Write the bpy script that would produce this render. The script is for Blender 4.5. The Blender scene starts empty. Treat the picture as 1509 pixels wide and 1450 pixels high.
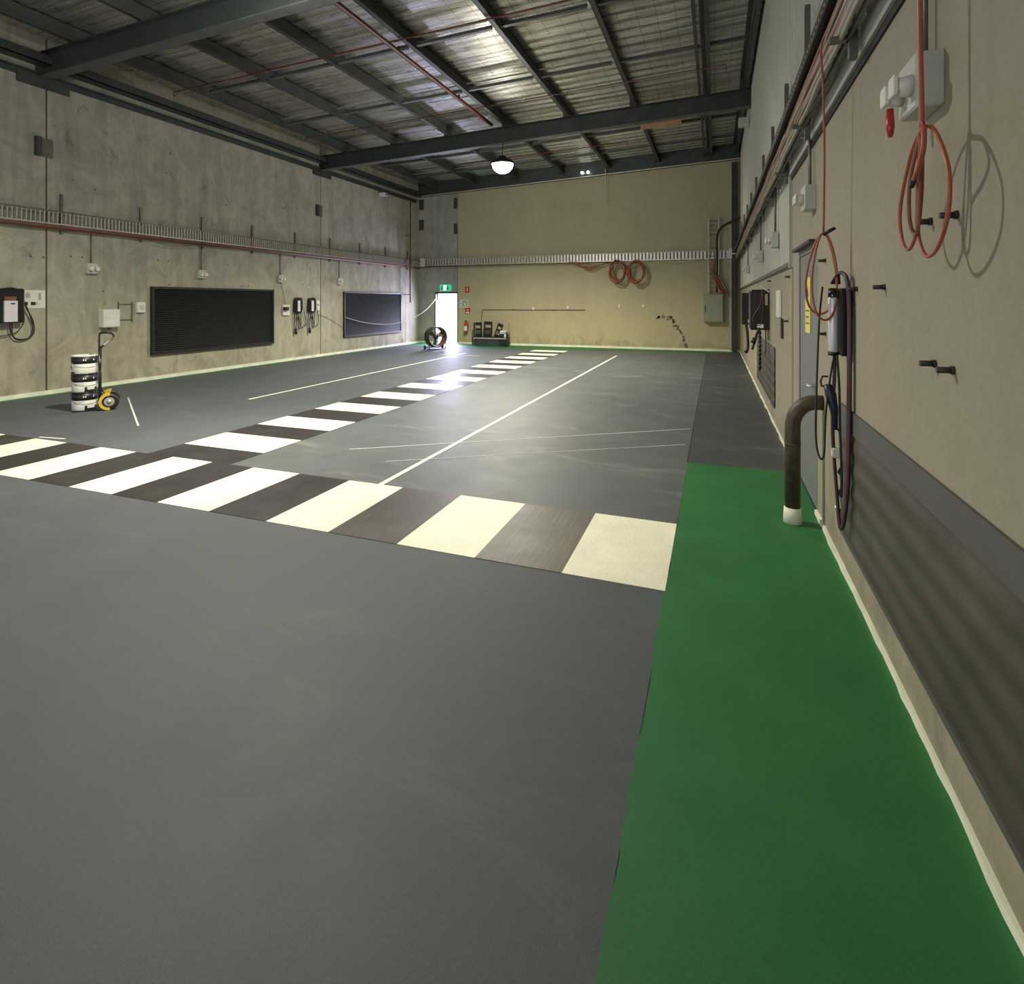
import bpy, bmesh, math, random
from mathutils import Vector, Matrix
random.seed(7)
PI = math.pi
scene = bpy.context.scene
COL = scene.collection

# ------------------------------------------------------------------ room dimensions (metres)
XL, XR = -11.45, 0.76          # left and right wall faces
YB, YF = 20.1, -5.0            # back and front wall faces
def raf_z(x): return 5.74 + 0.040 * (x - XL)      # underside of the portal rafters
RAF_H = 0.44
def pur_z(x): return raf_z(x) + RAF_H             # underside of the purlins
PUR_H = 0.30
def roof_z(x): return pur_z(x) + PUR_H

# ------------------------------------------------------------------ materials
MATS = {}
def nt(name):
    m = bpy.data.materials.new(name); m.use_nodes = True
    t = m.node_tree; t.nodes.clear()
    out = t.nodes.new('ShaderNodeOutputMaterial'); b = t.nodes.new('ShaderNodeBsdfPrincipled')
    t.links.new(b.outputs[0], out.inputs[0])
    return m, t, b
def N(t, kind, **kw):
    n = t.nodes.new(kind)
    for k, v in kw.items():
        if k in n.inputs: n.inputs[k].default_value = v
        else: setattr(n, k, v)
    return n
def pos(t, scale=(1, 1, 1), loc=(0, 0, 0)):
    g = t.nodes.new('ShaderNodeNewGeometry'); mp = t.nodes.new('ShaderNodeMapping')
    mp.inputs['Scale'].default_value = scale; mp.inputs['Location'].default_value = loc
    t.links.new(g.outputs['Position'], mp.inputs['Vector'])
    return mp.outputs[0]
def noise(t, scale=(1, 1, 1), s=1.0, detail=6, rough=0.6, loc=(0, 0, 0), dist=0.0):
    n = N(t, 'ShaderNodeTexNoise'); n.inputs['Scale'].default_value = s
    n.inputs['Detail'].default_value = detail; n.inputs['Roughness'].default_value = rough
    n.inputs['Distortion'].default_value = dist
    t.links.new(pos(t, scale, loc), n.inputs['Vector'])
    return n.outputs['Fac']
def ramp(t, fac, stops):
    r = t.nodes.new('ShaderNodeValToRGB')
    while len(r.color_ramp.elements) < len(stops): r.color_ramp.elements.new(0.5)
    for e, (p, c) in zip(r.color_ramp.elements, stops):
        e.position = p; e.color = (c, c, c, 1) if isinstance(c, (int, float)) else (*c, 1)
    t.links.new(fac, r.inputs[0]); return r.outputs[0]
def mix(t, fac, a, b, mode='MIX'):
    m = t.nodes.new('ShaderNodeMix'); m.data_type = 'RGBA'; m.blend_type = mode
    for sock, v in ((m.inputs[0], fac), (m.inputs[6], a), (m.inputs[7], b)):
        if isinstance(v, bpy.types.NodeSocket): t.links.new(v, sock)
        elif isinstance(v, (int, float)): sock.default_value = v if sock == m.inputs[0] else (v, v, v, 1)
        else: sock.default_value = (*v, 1)
    return m.outputs[2]
def bump(t, b, h, strength=0.3, dist=0.02):
    bp = t.nodes.new('ShaderNodeBump'); bp.inputs['Strength'].default_value = strength
    bp.inputs['Distance'].default_value = dist
    t.links.new(h, bp.inputs['Height']); t.links.new(bp.outputs[0], b.inputs['Normal'])
def mathn(t, op, a, b=None, c=None):
    n = t.nodes.new('ShaderNodeMath'); n.operation = op
    for i, v in enumerate((a, b, c)):
        if v is None: continue
        if isinstance(v, bpy.types.NodeSocket): t.links.new(v, n.inputs[i])
        else: n.inputs[i].default_value = v
    return n.outputs[0]

def mat(name, col, rough=0.5, metal=0.0, var=0.12, scale=8.0, bmp=0.0, emit=None, estr=0.0, coat=0.0, spec=0.5):
    """plain procedural paint, plastic or metal with a little mottling"""
    if name in MATS: return MATS[name]
    m, t, b = nt(name)
    f = noise(t, s=scale, detail=4)
    lo = tuple(c * (1 - var) for c in col); hi = tuple(min(1, c * (1 + var)) for c in col)
    t.links.new(ramp(t, f, [(0.3, lo), (0.7, hi)]), b.inputs['Base Color'])
    b.inputs['Roughness'].default_value = rough; b.inputs['Metallic'].default_value = metal
    b.inputs['Coat Weight'].default_value = coat; b.inputs['Specular IOR Level'].default_value = spec
    if emit:
        b.inputs['Emission Color'].default_value = (*emit, 1); b.inputs['Emission Strength'].default_value = estr
    if bmp: bump(t, b, noise(t, s=scale * 4), bmp, 0.01)
    MATS[name] = m; return m

def concrete(name, col, dark, stain=1.0, yellow=(1.05, 1.0, 0.85)):
    m, t, b = nt(name)
    big = noise(t, s=0.5, detail=7, rough=0.6)
    med = noise(t, (1, 1, 0.75), 1.9, 9, 0.68, (0, 0, 0), 1.1)
    blot = noise(t, (1, 1, 0.8), 3.6, 6, 0.6, (7, 3, 1), 0.8)
    streak = noise(t, (2.4, 2.4, 0.2), 1.3, 7, 0.6, (0, 0, 0), 0.7)
    fine = noise(t, s=24, detail=6, rough=0.75)
    c = mix(t, ramp(t, big, [(0.35, 0.0), (0.68, 1.0)]), dark, col)
    c = mix(t, 0.35 * stain, c, mix(t, 1.0, c, ramp(t, streak, [(0.38, 0.62), (0.52, 1.05)]), 'MULTIPLY'))
    c = mix(t, 0.75 * stain, c, mix(t, 1.0, c, ramp(t, med, [(0.36, 0.74), (0.60, 1.10)]), 'MULTIPLY'))
    c = mix(t, 0.6 * stain, c, mix(t, 1.0, c, ramp(t, blot, [(0.27, 0.45), (0.38, 1.0), (0.66, 1.0), (0.75, 1.2)]), 'MULTIPLY'))
    c = mix(t, 0.35, c, mix(t, 1.0, c, ramp(t, fine, [(0.3, 0.8), (0.7, 1.15)]), 'MULTIPLY'))
    sep = t.nodes.new('ShaderNodeSeparateXYZ'); t.links.new(pos(t), sep.inputs[0])
    zf = ramp(t, mathn(t, 'MULTIPLY', sep.outputs[2], 1 / 6.0), [(0.1, 1.0), (0.55, 0.0)])
    c = mix(t, zf, c, mix(t, 1.0, c, yellow, 'MULTIPLY'))
    # grime rising from the floor
    grime = mathn(t, 'ADD', mathn(t, 'MULTIPLY', sep.outputs[2], 0.5), mathn(t, 'MULTIPLY', blot, 0.9))
    c = mix(t, 0.8, c, mix(t, 1.0, c, ramp(t, grime, [(0.36, 0.62), (0.62, 1.0)]), 'MULTIPLY'))
    t.links.new(c, b.inputs['Base Color']); b.inputs['Roughness'].default_value = 0.85
    bump(t, b, mix(t, 0.5, fine, med), 0.25, 0.01)
    return m

def floor_paint(name, col, rough, dirt=0.12, dusty=(0.35, 0.34, 0.3), dust=0.25, brush=False, spec=0.5):
    m, t, b = nt(name)
    big = noise(t, s=0.35, detail=5, rough=0.55)
    med = noise(t, s=2.2, detail=6, rough=0.65)
    fine = noise(t, s=160, detail=3, rough=0.7)
    lo = tuple(x * (1 - dirt) for x in col); hi = tuple(x * (1 + dirt) for x in col)
    c = mix(t, ramp(t, big, [(0.35, 0.0), (0.65, 1.0)]), lo, hi)
    c = mix(t, 1.0, c, ramp(t, med, [(0.35, 0.93), (0.65, 1.06)]), 'MULTIPLY')
    c = mix(t, 1.0, c, ramp(t, fine, [(0.3, 0.85), (0.7, 1.15)]), 'MULTIPLY')
    if brush:
        br = noise(t, (60, 2.0, 1), 1.0, 5, 0.7)
        c = mix(t, 1.0, c, ramp(t, br, [(0.35, 0.75), (0.65, 1.3)]), 'MULTIPLY')
    d = ramp(t, noise(t, (0.5, 1.5, 1), 1.3, 7, 0.7, (3, 1, 0), 1.2), [(0.56, 0.0), (0.74, dust)])
    c = mix(t, d, c, dusty)
    t.links.new(c, b.inputs['Base Color'])
    r = ramp(t, med, [(0.3, rough - 0.05), (0.7, rough + 0.06)])
    t.links.new(r, b.inputs['Roughness'])
    b.inputs['Specular IOR Level'].default_value = spec
    bump(t, b, fine, 0.12, 0.002)
    return m

M = {}
M['floor'] = floor_paint('grey_floor_paint', (0.083, 0.094, 0.098), 0.62, dirt=0.05, dust=0.10, spec=0.3)
M['floor_far'] = floor_paint('grey_floor_paint_far', (0.090, 0.104, 0.100), 0.52, dirt=0.08, dust=0.5, dusty=(0.3, 0.3, 0.26))
M['floor_dark'] = floor_paint('dark_grey_floor_paint', (0.052, 0.059, 0.060), 0.5)
M['green'] = floor_paint('green_floor_paint', (0.016, 0.138, 0.036), 0.55, dirt=0.12, dust=0.0)
M['cream'] = floor_paint('cream_line_paint', (0.84, 0.82, 0.64), 0.5, dirt=0.04, dust=0.0)
M['black_line'] = floor_paint('black_line_paint', (0.026, 0.0245, 0.023), 0.45, dirt=0.25, dust=0.28, dusty=(0.13, 0.11, 0.08), brush=True)
M['sheen_line'] = floor_paint('sheen_dark_paint', (0.118, 0.104, 0.080), 0.45, dirt=0.25, dust=0.5, dusty=(0.20, 0.18, 0.14), brush=True)  # floor sheen painted in as a lighter brown on the right-end dark stripe
M['half_sheen_line'] = floor_paint('half_sheen_dark_paint', (0.075, 0.066, 0.054), 0.45, dirt=0.25, dust=0.4, dusty=(0.15, 0.13, 0.10), brush=True)  # weaker painted sheen for the next dark stripe
M['chalk'] = floor_paint('white_chalk', (0.62, 0.62, 0.55), 0.8, dirt=0.3, dust=0)
M['conc'] = concrete('bare_concrete', (0.43, 0.415, 0.345), (0.34, 0.33, 0.28))
M['conc_pale'] = concrete('pale_concrete', (0.42, 0.42, 0.375), (0.27, 0.27, 0.24), 0.7, (1, 1, 0.93))
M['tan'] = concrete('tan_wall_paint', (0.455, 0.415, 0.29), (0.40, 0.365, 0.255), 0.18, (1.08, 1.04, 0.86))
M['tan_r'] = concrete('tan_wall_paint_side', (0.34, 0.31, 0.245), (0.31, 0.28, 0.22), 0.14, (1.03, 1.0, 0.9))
M['coving'] = mat('cream_coving', (0.78, 0.78, 0.62), 0.6, var=0.15, scale=3)
M['steel'] = mat('grey_painted_steel', (0.055, 0.066, 0.066), 0.5, 0.3, 0.2, 3)
M['steel_lt'] = mat('galvanised_steel', (0.11, 0.12, 0.118), 0.5, 0.4, 0.2, 5)
M['galv_wall'] = mat('weathered_galvanised', (0.48, 0.47, 0.41), 0.45, 0.4, 0.2, 12)
M['galv'] = mat('bright_galvanised', (0.62, 0.62, 0.57), 0.4, 0.6, 0.2, 12)
M['galv_dk'] = mat('dull_galvanised', (0.17, 0.17, 0.15), 0.45, 0.6, 0.25, 12)
M['rail_unlit'] = mat('unlit_slotted_steel', (0.03, 0.03, 0.026), 0.5, 0.5, 0.2, 12)  # top rail gets no light; that shade is put into the colour
M['cladding'] = mat('pale_steel_cladding', (0.50, 0.51, 0.44), 0.42, 0.2, 0.06, 1.5)
M['flash'] = mat('grey_green_flashing', (0.40, 0.42, 0.36), 0.5, 0.1, 0.08, 5)
M['dark_gap'] = mat('dark_gap', (0.02, 0.02, 0.018), 0.8)
M['red_pipe'] = mat('red_sprinkler_pipe', (0.12, 0.012, 0.010), 0.45, 0.1)
M['red_dull'] = mat('dull_red_conduit', (0.17, 0.065, 0.042), 0.6, 0.0)
M['orange'] = mat('orange_cable', (0.36, 0.095, 0.045), 0.4, 0, 0.12, 20)
M['orange_dk'] = mat('rust_orange_cable', (0.24, 0.075, 0.04), 0.5, 0, 0.15, 20)
M['beige_cable'] = mat('beige_cable', (0.24, 0.19, 0.135), 0.5)
M['pale_cable'] = mat('pale_cable', (0.36, 0.33, 0.26), 0.45)
M['white_cable'] = mat('white_cable', (0.52, 0.51, 0.45), 0.45)
M['black'] = mat('black_plastic', (0.012, 0.012, 0.013), 0.45)
M['black_gloss'] = mat('glossy_black', (0.010, 0.010, 0.012), 0.22, coat=0.4)
M['rubber'] = mat('black_rubber_cable', (0.018, 0.017, 0.020), 0.5)
M['purple'] = mat('plum_rubber_cable', (0.065, 0.018, 0.028), 0.42)
M['navy'] = mat('navy_plastic', (0.02, 0.025, 0.05), 0.4)
M['silver'] = mat('brushed_silver', (0.78, 0.74, 0.77), 0.35, 0.25, 0.05)
M['white'] = mat('white_plastic', (0.72, 0.71, 0.64), 0.4, 0, 0.05)
M['offwhite'] = mat('off_white_metal', (0.50, 0.52, 0.46), 0.45, 0.05, 0.06)
M['grey_box'] = mat('grey_switchbox_paint', (0.29, 0.30, 0.235), 0.5, 0.05, 0.05)
M['door'] = mat('grey_door_paint', (0.17, 0.18, 0.17), 0.5, 0.0, 0.06)
M['yellow'] = mat('yellow_sign', (0.75, 0.68, 0.12), 0.45, 0, 0.08)
M['yellow_guard'] = mat('yellow_guard', (0.70, 0.50, 0.05), 0.4)
M['red'] = mat('red_enamel', (0.42, 0.03, 0.025), 0.35)
M['brown'] = mat('rusty_brown_pipe', (0.075, 0.055, 0.036), 0.5, 0.25, 0.35, 14, 0.15)
M['brown_post'] = mat('brown_steel_post', (0.045, 0.038, 0.028), 0.5, 0.2, 0.2, 5)
M['louvre_dk'] = mat('black_louvre', (0.014, 0.015, 0.013), 0.6, 0.0, 0.15, 5, spec=0.15)
M['louvre_gr'] = mat('charcoal_louvre', (0.03, 0.03, 0.031), 0.5, 0.0, 0.15, 5, spec=0.25)
M['shutter'] = mat('brown_corrugated_sheet', (0.080, 0.070, 0.050), 0.5, 0.2, 0.3, 2.5)
M['shutter_top'] = mat('slate_capping', (0.10, 0.098, 0.086), 0.5, 0.1, 0.12, 3)
M['lens'] = mat('lamp_lens', (1, 1, 1), 0.3, emit=(1.0, 0.97, 0.86), estr=14)
M['exit_green'] = mat('exit_sign_green', (0.02, 0.42, 0.2), 0.4, emit=(0.03, 0.55, 0.28), estr=0.8)
M['exit_white'] = mat('exit_sign_white', (0.9, 0.95, 0.9), 0.4, emit=(0.85, 1, 0.9), estr=1.2)
M['bright_spot'] = mat('spot_lens', (1, 1, 1), 0.3, emit=(1, 1, 1), estr=6)
M['peach'] = mat('peach_timber_sheet', (0.45, 0.23, 0.14), 0.6)
M['outside'] = mat('sunlit_concrete', (0.7, 0.7, 0.72), 0.8)
M['scuff'] = mat('brown_scuff', (0.19, 0.16, 0.10), 0.8)
M['tub'] = mat('dark_grey_plastic_tub', (0.035, 0.045, 0.042), 0.5)
M['tub_rim'] = mat('pale_grey_rim', (0.35, 0.36, 0.34), 0.5)

def foil():
    m, t, b = nt('foil_roof_insulation')
    sep = t.nodes.new('ShaderNodeSeparateXYZ'); t.links.new(pos(t), sep.inputs[0])
    wob = noise(t, s=1.2, detail=4)
    y = mathn(t, 'ADD', sep.outputs[1], mathn(t, 'MULTIPLY', wob, 0.12))
    x = mathn(t, 'ADD', sep.outputs[0], mathn(t, 'MULTIPLY', wob, 0.06))
    def line(v, period, w):
        return mathn(t, 'LESS_THAN', mathn(t, 'FRACT', mathn(t, 'DIVIDE', v, period)), w)
    wire = mathn(t, 'MAXIMUM', line(y, 0.165, 0.075), line(x, 0.33, 0.03))
    ridg = noise(t, (0.35, 7.0, 1), 1.0, 6, 0.65, (0, 0, 0), 0.4)
    blot = noise(t, s=0.9, detail=5)
    c = mix(t, ramp(t, blot, [(0.3, 0.0), (0.7, 1.0)]), (0.58, 0.56, 0.51), (0.86, 0.84, 0.79))
    c = mix(t, mathn(t, 'MULTIPLY', wire, 0.62), c, (0.05, 0.045, 0.038))
    t.links.new(c, b.inputs['Base Color'])
    b.inputs['Metallic'].default_value = 0.9
    t.links.new(ramp(t, ridg, [(0.3, 0.20), (0.7, 0.42)]), b.inputs['Roughness'])
    h = mathn(t, 'ADD', ridg, mathn(t, 'MULTIPLY', mathn(t, 'SINE', mathn(t, 'MULTIPLY', y, 2 * PI / 0.33)), 0.25))
    bump(t, b, h, 1.0, 0.10)
    return m
M['foil'] = foil()

# ------------------------------------------------------------------ mesh helper
def smoothpts(pts, n=8, closed=False):
    P = [Vector(p) for p in pts]
    L = len(P); out = []
    rng = L if closed else L - 1
    for i in range(rng):
        if closed: a, b, c, d = P[(i - 1) % L], P[i], P[(i + 1) % L], P[(i + 2) % L]
        else: a, b, c, d = P[max(i - 1, 0)], P[i], P[i + 1], P[min(i + 2, L - 1)]
        for k in range(n):
            u = k / n
            out.append(0.5 * ((2 * b) + (c - a) * u + (2 * a - 5 * b + 4 * c - d) * u * u + (3 * b - a - 3 * c + d) * u ** 3))
    if not closed: out.append(P[-1])
    return out

class MB:
    def __init__(s): s.v = []; s.f = []; s.sm = []
    def add(s, vs, fs, smooth=False):
        o = len(s.v); s.v += [tuple(v) for v in vs]
        for f in fs: s.f.append([o + i for i in f]); s.sm.append(smooth)
        return s
    def box(s, x0, x1, y0, y1, z0, z1):
        vs = [(x, y, z) for x in (x0, x1) for y in (y0, y1) for z in (z0, z1)]
        return s.add(vs, [(0, 1, 3, 2), (4, 6, 7, 5), (0, 4, 5, 1), (2, 3, 7, 6), (0, 2, 6, 4), (1, 5, 7, 3)])
    def rbox(s, x0, x1, y0, y1, z0, z1, r=0.01, seg=3):
        """box with rounded vertical-and-front edges: rounded in the x-z outline, soft front at y0"""
        prof = []
        for cx, cz, a0 in ((x1 - r, z1 - r, 0), (x0 + r, z1 - r, 90), (x0 + r, z0 + r, 180), (x1 - r, z0 + r, 270)):
            for k in range(seg + 1):
                a = math.radians(a0 + 90 * k / seg); prof.append((cx + r * math.cos(a), cz + r * math.sin(a)))
        n = len(prof); cx, cz = (x0 + x1) / 2, (z0 + z1) / 2
        e = min(r, (y1 - y0) * 0.4) * 0.6
        rings = []
        for y, k in ((y1, 0), (y0 + e, 0), (y0, e)):
            rings.append([(x - (k if x > cx else -k), y, z - (k if z > cz else -k)) for x, z in prof])
        vs = [p for rg in rings for p in rg]; fs = []
        for j in range(2):
            for i in range(n): fs.append((j * n + i, j * n + (i + 1) % n, (j + 1) * n + (i + 1) % n, (j + 1) * n + i))
        fs.append(tuple(range(n))[::-1]); fs.append(tuple(2 * n + i for i in range(n)))
        return s.add(vs, fs)
    def bar(s, p0, p1, w, h, up=(0, 0, 1)):
        p0, p1 = Vector(p0), Vector(p1); d = (p1 - p0).normalized(); u = Vector(up)
        a = d.cross(u).normalized() * w / 2; b = a.cross(d).normalized() * h / 2
        vs = [p + i * a + j * b for p in (p0, p1) for i in (-1, 1) for j in (-1, 1)]
        return s.add(vs, [(0, 1, 3, 2), (4, 6, 7, 5), (0, 4, 5, 1), (2, 3, 7, 6), (0, 2, 6, 4), (1, 5, 7, 3)])
    def tube(s, pts, r, seg=10, closed=False, caps=True):
        P = [Vector(p) for p in pts]; n = len(P)
        if n < 2: return s
        rs = r if isinstance(r, (list, tuple)) else [r] * n
        t0 = (P[1] - P[0]).normalized()
        ref = Vector((0, 0, 1)) if abs(t0.z) < 0.9 else Vector((1, 0, 0))
        a = t0.cross(ref).normalized(); vs = []
        for i in range(n):
            if closed: t = (P[(i + 1) % n] - P[i - 1])
            else: t = P[min(i + 1, n - 1)] - P[max(i - 1, 0)]
            if t.length < 1e-9: t = t0
            t = t.normalized(); a = (a - t * a.dot(t))
            a = a.normalized() if a.length > 1e-6 else t.orthogonal().normalized()
            b = t.cross(a)
            for k in range(seg):
                g = 2 * PI * k / seg; vs.append(P[i] + rs[i] * (math.cos(g) * a + math.sin(g) * b))
        fs = []
        for i in range(n if closed else n - 1):
            j = (i + 1) % n
            for k in range(seg):
                fs.append((i * seg + k, i * seg + (k + 1) % seg, j * seg + (k + 1) % seg, j * seg + k))
        s.add(vs, fs, True)
        if caps and not closed:
            o = len(s.v) - len(vs)
            s.f.append([o + k for k in range(seg)][::-1]); s.sm.append(False)
            s.f.append([o + (n - 1) * seg + k for k in range(seg)]); s.sm.append(False)
        return s
    def lathe(s, prof, c=(0, 0, 0), axis='z', seg=32, smooth=True):
        """prof: list of (radius, height)"""
        vs = []
        for r, h in prof:
            for k in range(seg):
                g = 2 * PI * k / seg; p = (r * math.cos(g), r * math.sin(g), h)
                if axis == 'y': p = (p[0], p[2], p[1])
                if axis == 'x': p = (p[2], p[0], p[1])
                vs.append((p[0] + c[0], p[1] + c[1], p[2] + c[2]))
        fs = []
        for j in range(len(prof) - 1):
            for k in range(seg): fs.append((j * seg + k, j * seg + (k + 1) % seg, (j + 1) * seg + (k + 1) % seg, (j + 1) * seg + k))
        return s.add(vs, fs, smooth)
    def sector(s, c, r, a0, a1, z0, z1, th=0.0012, seg=10):
        """a curved label on an upright cylinder"""
        vs = []
        for rr in (r, r + th):
            for z in (z0, z1):
                for k in range(seg + 1):
                    a = math.radians(a0 + (a1 - a0) * k / seg); vs.append((c[0] + rr * math.cos(a), c[1] + rr * math.sin(a), c[2] + z))
        n = seg + 1; fs = []
        for k in range(seg):
            fs += [(2 * n + k, 2 * n + k + 1, 3 * n + k + 1, 3 * n + k), (k, n + k, n + k + 1, k + 1),
                   (n + k, 3 * n + k, 3 * n + k + 1, n + k + 1), (k, k + 1, 2 * n + k + 1, 2 * n + k)]
        fs += [(0, 2 * n, 3 * n, n), (n - 1, 2 * n - 1, 4 * n - 1, 3 * n - 1)]
        return s.add(vs, fs)
    def prism(s, poly, y0, y1, axis='y'):
        n = len(poly); vs = []
        for y in (y0, y1):
            for a, b in poly:
                vs.append({'y': (a, y, b), 'z': (a, b, y), 'x': (y, a, b)}[axis])
        fs = [tuple(range(n)), tuple(range(n, 2 * n))[::-1]]
        for i in range(n): fs.append((i, i + n, (i + 1) % n + n, (i + 1) % n))
        return s.add(vs, fs)
    def build(s, name, m, parent=None, off=None):
        me = bpy.data.meshes.new(name)
        o = Vector(off) if off else Vector((0, 0, 0))
        me.from_pydata([tuple(Vector(v) - o) for v in s.v], [], s.f)
        for p, k in zip(me.polygons, s.sm): p.use_smooth = k
        bm = bmesh.new(); bm.from_mesh(me); bmesh.ops.recalc_face_normals(bm, faces=bm.faces); bm.to_mesh(me); bm.free()
        me.materials.append(M[m] if isinstance(m, str) else m)
        ob = bpy.data.objects.new(name, me); COL.objects.link(ob)
        if parent: ob.parent = parent
        return ob

def tag(o, label=None, cat=None, group=None, kind=None):
    if label: o['label'] = label
    if cat: o['category'] = cat
    if group: o['group'] = group
    if kind: o['kind'] = kind
    return o
def thing(name, label, cat, loc=(0, 0, 0), rz=0.0, group=None):
    o = bpy.data.objects.new(name, None); COL.objects.link(o); o.empty_display_size = 0.1
    o.location = loc; o.rotation_euler = (0, 0, rz)
    return tag(o, label, cat, group)
def copy_tree(o, parent=None):
    kids = list(o.children)
    c = o.copy(); COL.objects.link(c)
    if parent: c.parent = parent
    for k in kids: copy_tree(k, c)
    return c
def struct(name, mb, m): return tag(mb.build(name, m), kind='structure')
LW, RW, BW = PI / 2, -PI / 2, 0.0     # wall-mounted things: local -y points into the room

# ------------------------------------------------------------------ SETTING
fl = MB(); fl.box(XL - .2, -0.28, YF, 4.38, -0.15, 0)
fl.box(XL - .2, -4.75, 4.38, YB + .2, -0.15, 0)
floor = struct('floor', fl, 'floor')
floor.data.materials.append(M['floor_far']); floor.data.materials.append(M['floor_dark']); floor.data.materials.append(M['green'])
def add_floor(x0, x1, y0, y1, mi, z0=-0.15, z1=0.0):
    bm = bmesh.new(); bm.from_mesh(floor.data); nf = len(bm.faces)
    vs = [bm.verts.new((x, y, z)) for x in (x0, x1) for y in (y0, y1) for z in (z0, z1)]
    for f in [(0, 1, 3, 2), (4, 6, 7, 5), (0, 4, 5, 1), (2, 3, 7, 6), (0, 2, 6, 4), (1, 5, 7, 3)]:
        fc = bm.faces.new([vs[i] for i in f]); fc.material_index = mi
    bmesh.ops.recalc_face_normals(bm, faces=bm.faces); bm.to_mesh(floor.data); bm.free()
add_floor(-4.75, -0.28, 4.38, YB + .2, 1)
add_floor(-0.28, XR + .3, 6.12, YB + .2, 2)
add_floor(-0.28, XR + .3, YF, 6.12, 2, -0.15, -0.002)

# wobbly-edged green paint: walkway and the border along the walls
def wobble_strip(name, m, edge, inner, z=0.003, th=0.003, axis='y', amp=0.012, step=0.12, a0=0, a1=1, seed=1, both=False, z0=None):
    rnd = random.Random(seed); mb = MB(); n = max(2, int((a1 - a0) / step)); vs = []; w = 0
    for i in range(n + 1):
        a = a0 + (a1 - a0) * i / n; w = 0.6 * w + rnd.uniform(-amp, amp)
        for e in ((edge + (w if both else 0)), inner + w):
            for zz in ((z - th) if z0 is None else z0, z):
                vs.append((e, a, zz) if axis == 'y' else (a, e, zz))
    fs = []
    for i in range(n):
        b = i * 4; c = b + 4
        fs += [(b + 1, c + 1, c + 3, b + 3), (b + 3, c + 3, c + 2, b + 2), (b, b + 1, c + 1, c), (b, b + 2, c + 2, c)][:4]
    fs += [(0, 1, 3, 2), (4 * n, 4 * n + 2, 4 * n + 3, 4 * n + 1)]
    mb.add(vs, fs)
    return mb
g = wobble_strip('g', None, XR, -0.28, a0=YF, a1=6.12, amp=0.006, step=0.09, seed=3)
tag(g.build('painted_walkway', 'green'), 'wide green painted walkway strip along the foot of the right wall', 'walkway')
g = wobble_strip('g', None, YB, 19.0, z=0.003, axis='x', a0=XL, a1=XR, amp=0.03, step=0.2, seed=5)
g.v = [(x, y if y > 20 else y - .50 + .95 * min(1, max(0, (x + 8) / 8)), z) for x, y, z in g.v]
tag(g.build('painted_border', 'green'), 'green painted strip on the floor along the foot of the back wall', 'floor border')
g = wobble_strip('g', None, XL, XL + 0.22, z=0.004, axis='y', a0=YF, a1=18.3, amp=0.02, step=0.2, seed=6)
tag(g.build('painted_border', 'green'), 'narrow dark green painted edge along the foot of the left concrete wall', 'floor border')

# coving at the wall feet
for nm, w, i_, ax, a0, a1, sd in (('baseboard_left', XL, XL + 0.035, 'y', YF, YB, 11), ('baseboard_back', YB, YB - 0.035, 'x', -9.70, XR, 12),
                                 ('baseboard_back_left', YB, YB - 0.035, 'x', XL, -10.74, 14)):
    mb = wobble_strip(nm, None, w, i_, z=0.075, axis=ax, a0=a0, a1=a1, amp=0.008, step=0.1, seed=sd, z0=0.0)
    struct(nm, mb, 'coving')
for nm, a0, a1, sd in (('baseboard_right', YF, 5.0, 13), ('baseboard_right_far', 6.10, YB, 15)):
    struct(nm, wobble_strip(nm, None, XR, XR - 0.016, z=0.036, axis='y', a0=a0, a1=a1, amp=0.006, step=0.1, seed=sd, z0=0.0), 'coving')

# left wall: precast panels with open joints
mb = MB(); js = [YF, -1.0, 6.55, 14.02, 19.02, YB + .25]
for a, b in zip(js, js[1:]): mb.box(XL - 0.18, XL, a + 0.014, b - 0.014, -0.1, 6.9)
struct('wall_left', mb, 'conc')
struct('trim_1', MB().box(XL - 0.22, XL - 0.05, YF, YB + .2, -0.1, 7.0), 'dark_gap')
# back wall: concrete corner panel with the doorway, then the tan painted wall
mb = MB(); mb.box(XL, -10.74, YB, YB + .18, -0.1, 7.1); mb.box(-10.74, -9.735, YB, YB + .18, 2.06, 7.1)
struct('wall_back_corner', mb, 'conc_pale')
mb = MB().box(-9.70, XR + .3, YB, YB + .18, -0.1, 7.4)
struct('wall_back', mb, 'tan')
struct('trim_2', MB().box(-9.74, -9.695, YB + .03, YB + .16, -0.1, 7.1), 'conc_pale')
# right wall: low precast panels, tall precast panels, cladding above
mb = MB()
mb.box(XR, XR + .2, YF, 4.98, -0.1, 3.03)
mb.box(XR, XR + .2, 4.98, 6.08, 2.17, 3.03)
mb.box(XR, XR + .2, 6.08, 6.56, -0.1, 3.03)
mb.box(XR, XR + .2, 6.56, 6.60, -0.1, 2.08)
mb.box(XR + .004, XR + .2, 6.60, YB, -0.1, 2.08)
struct('wall_right', mb, 'tan_r')
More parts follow.
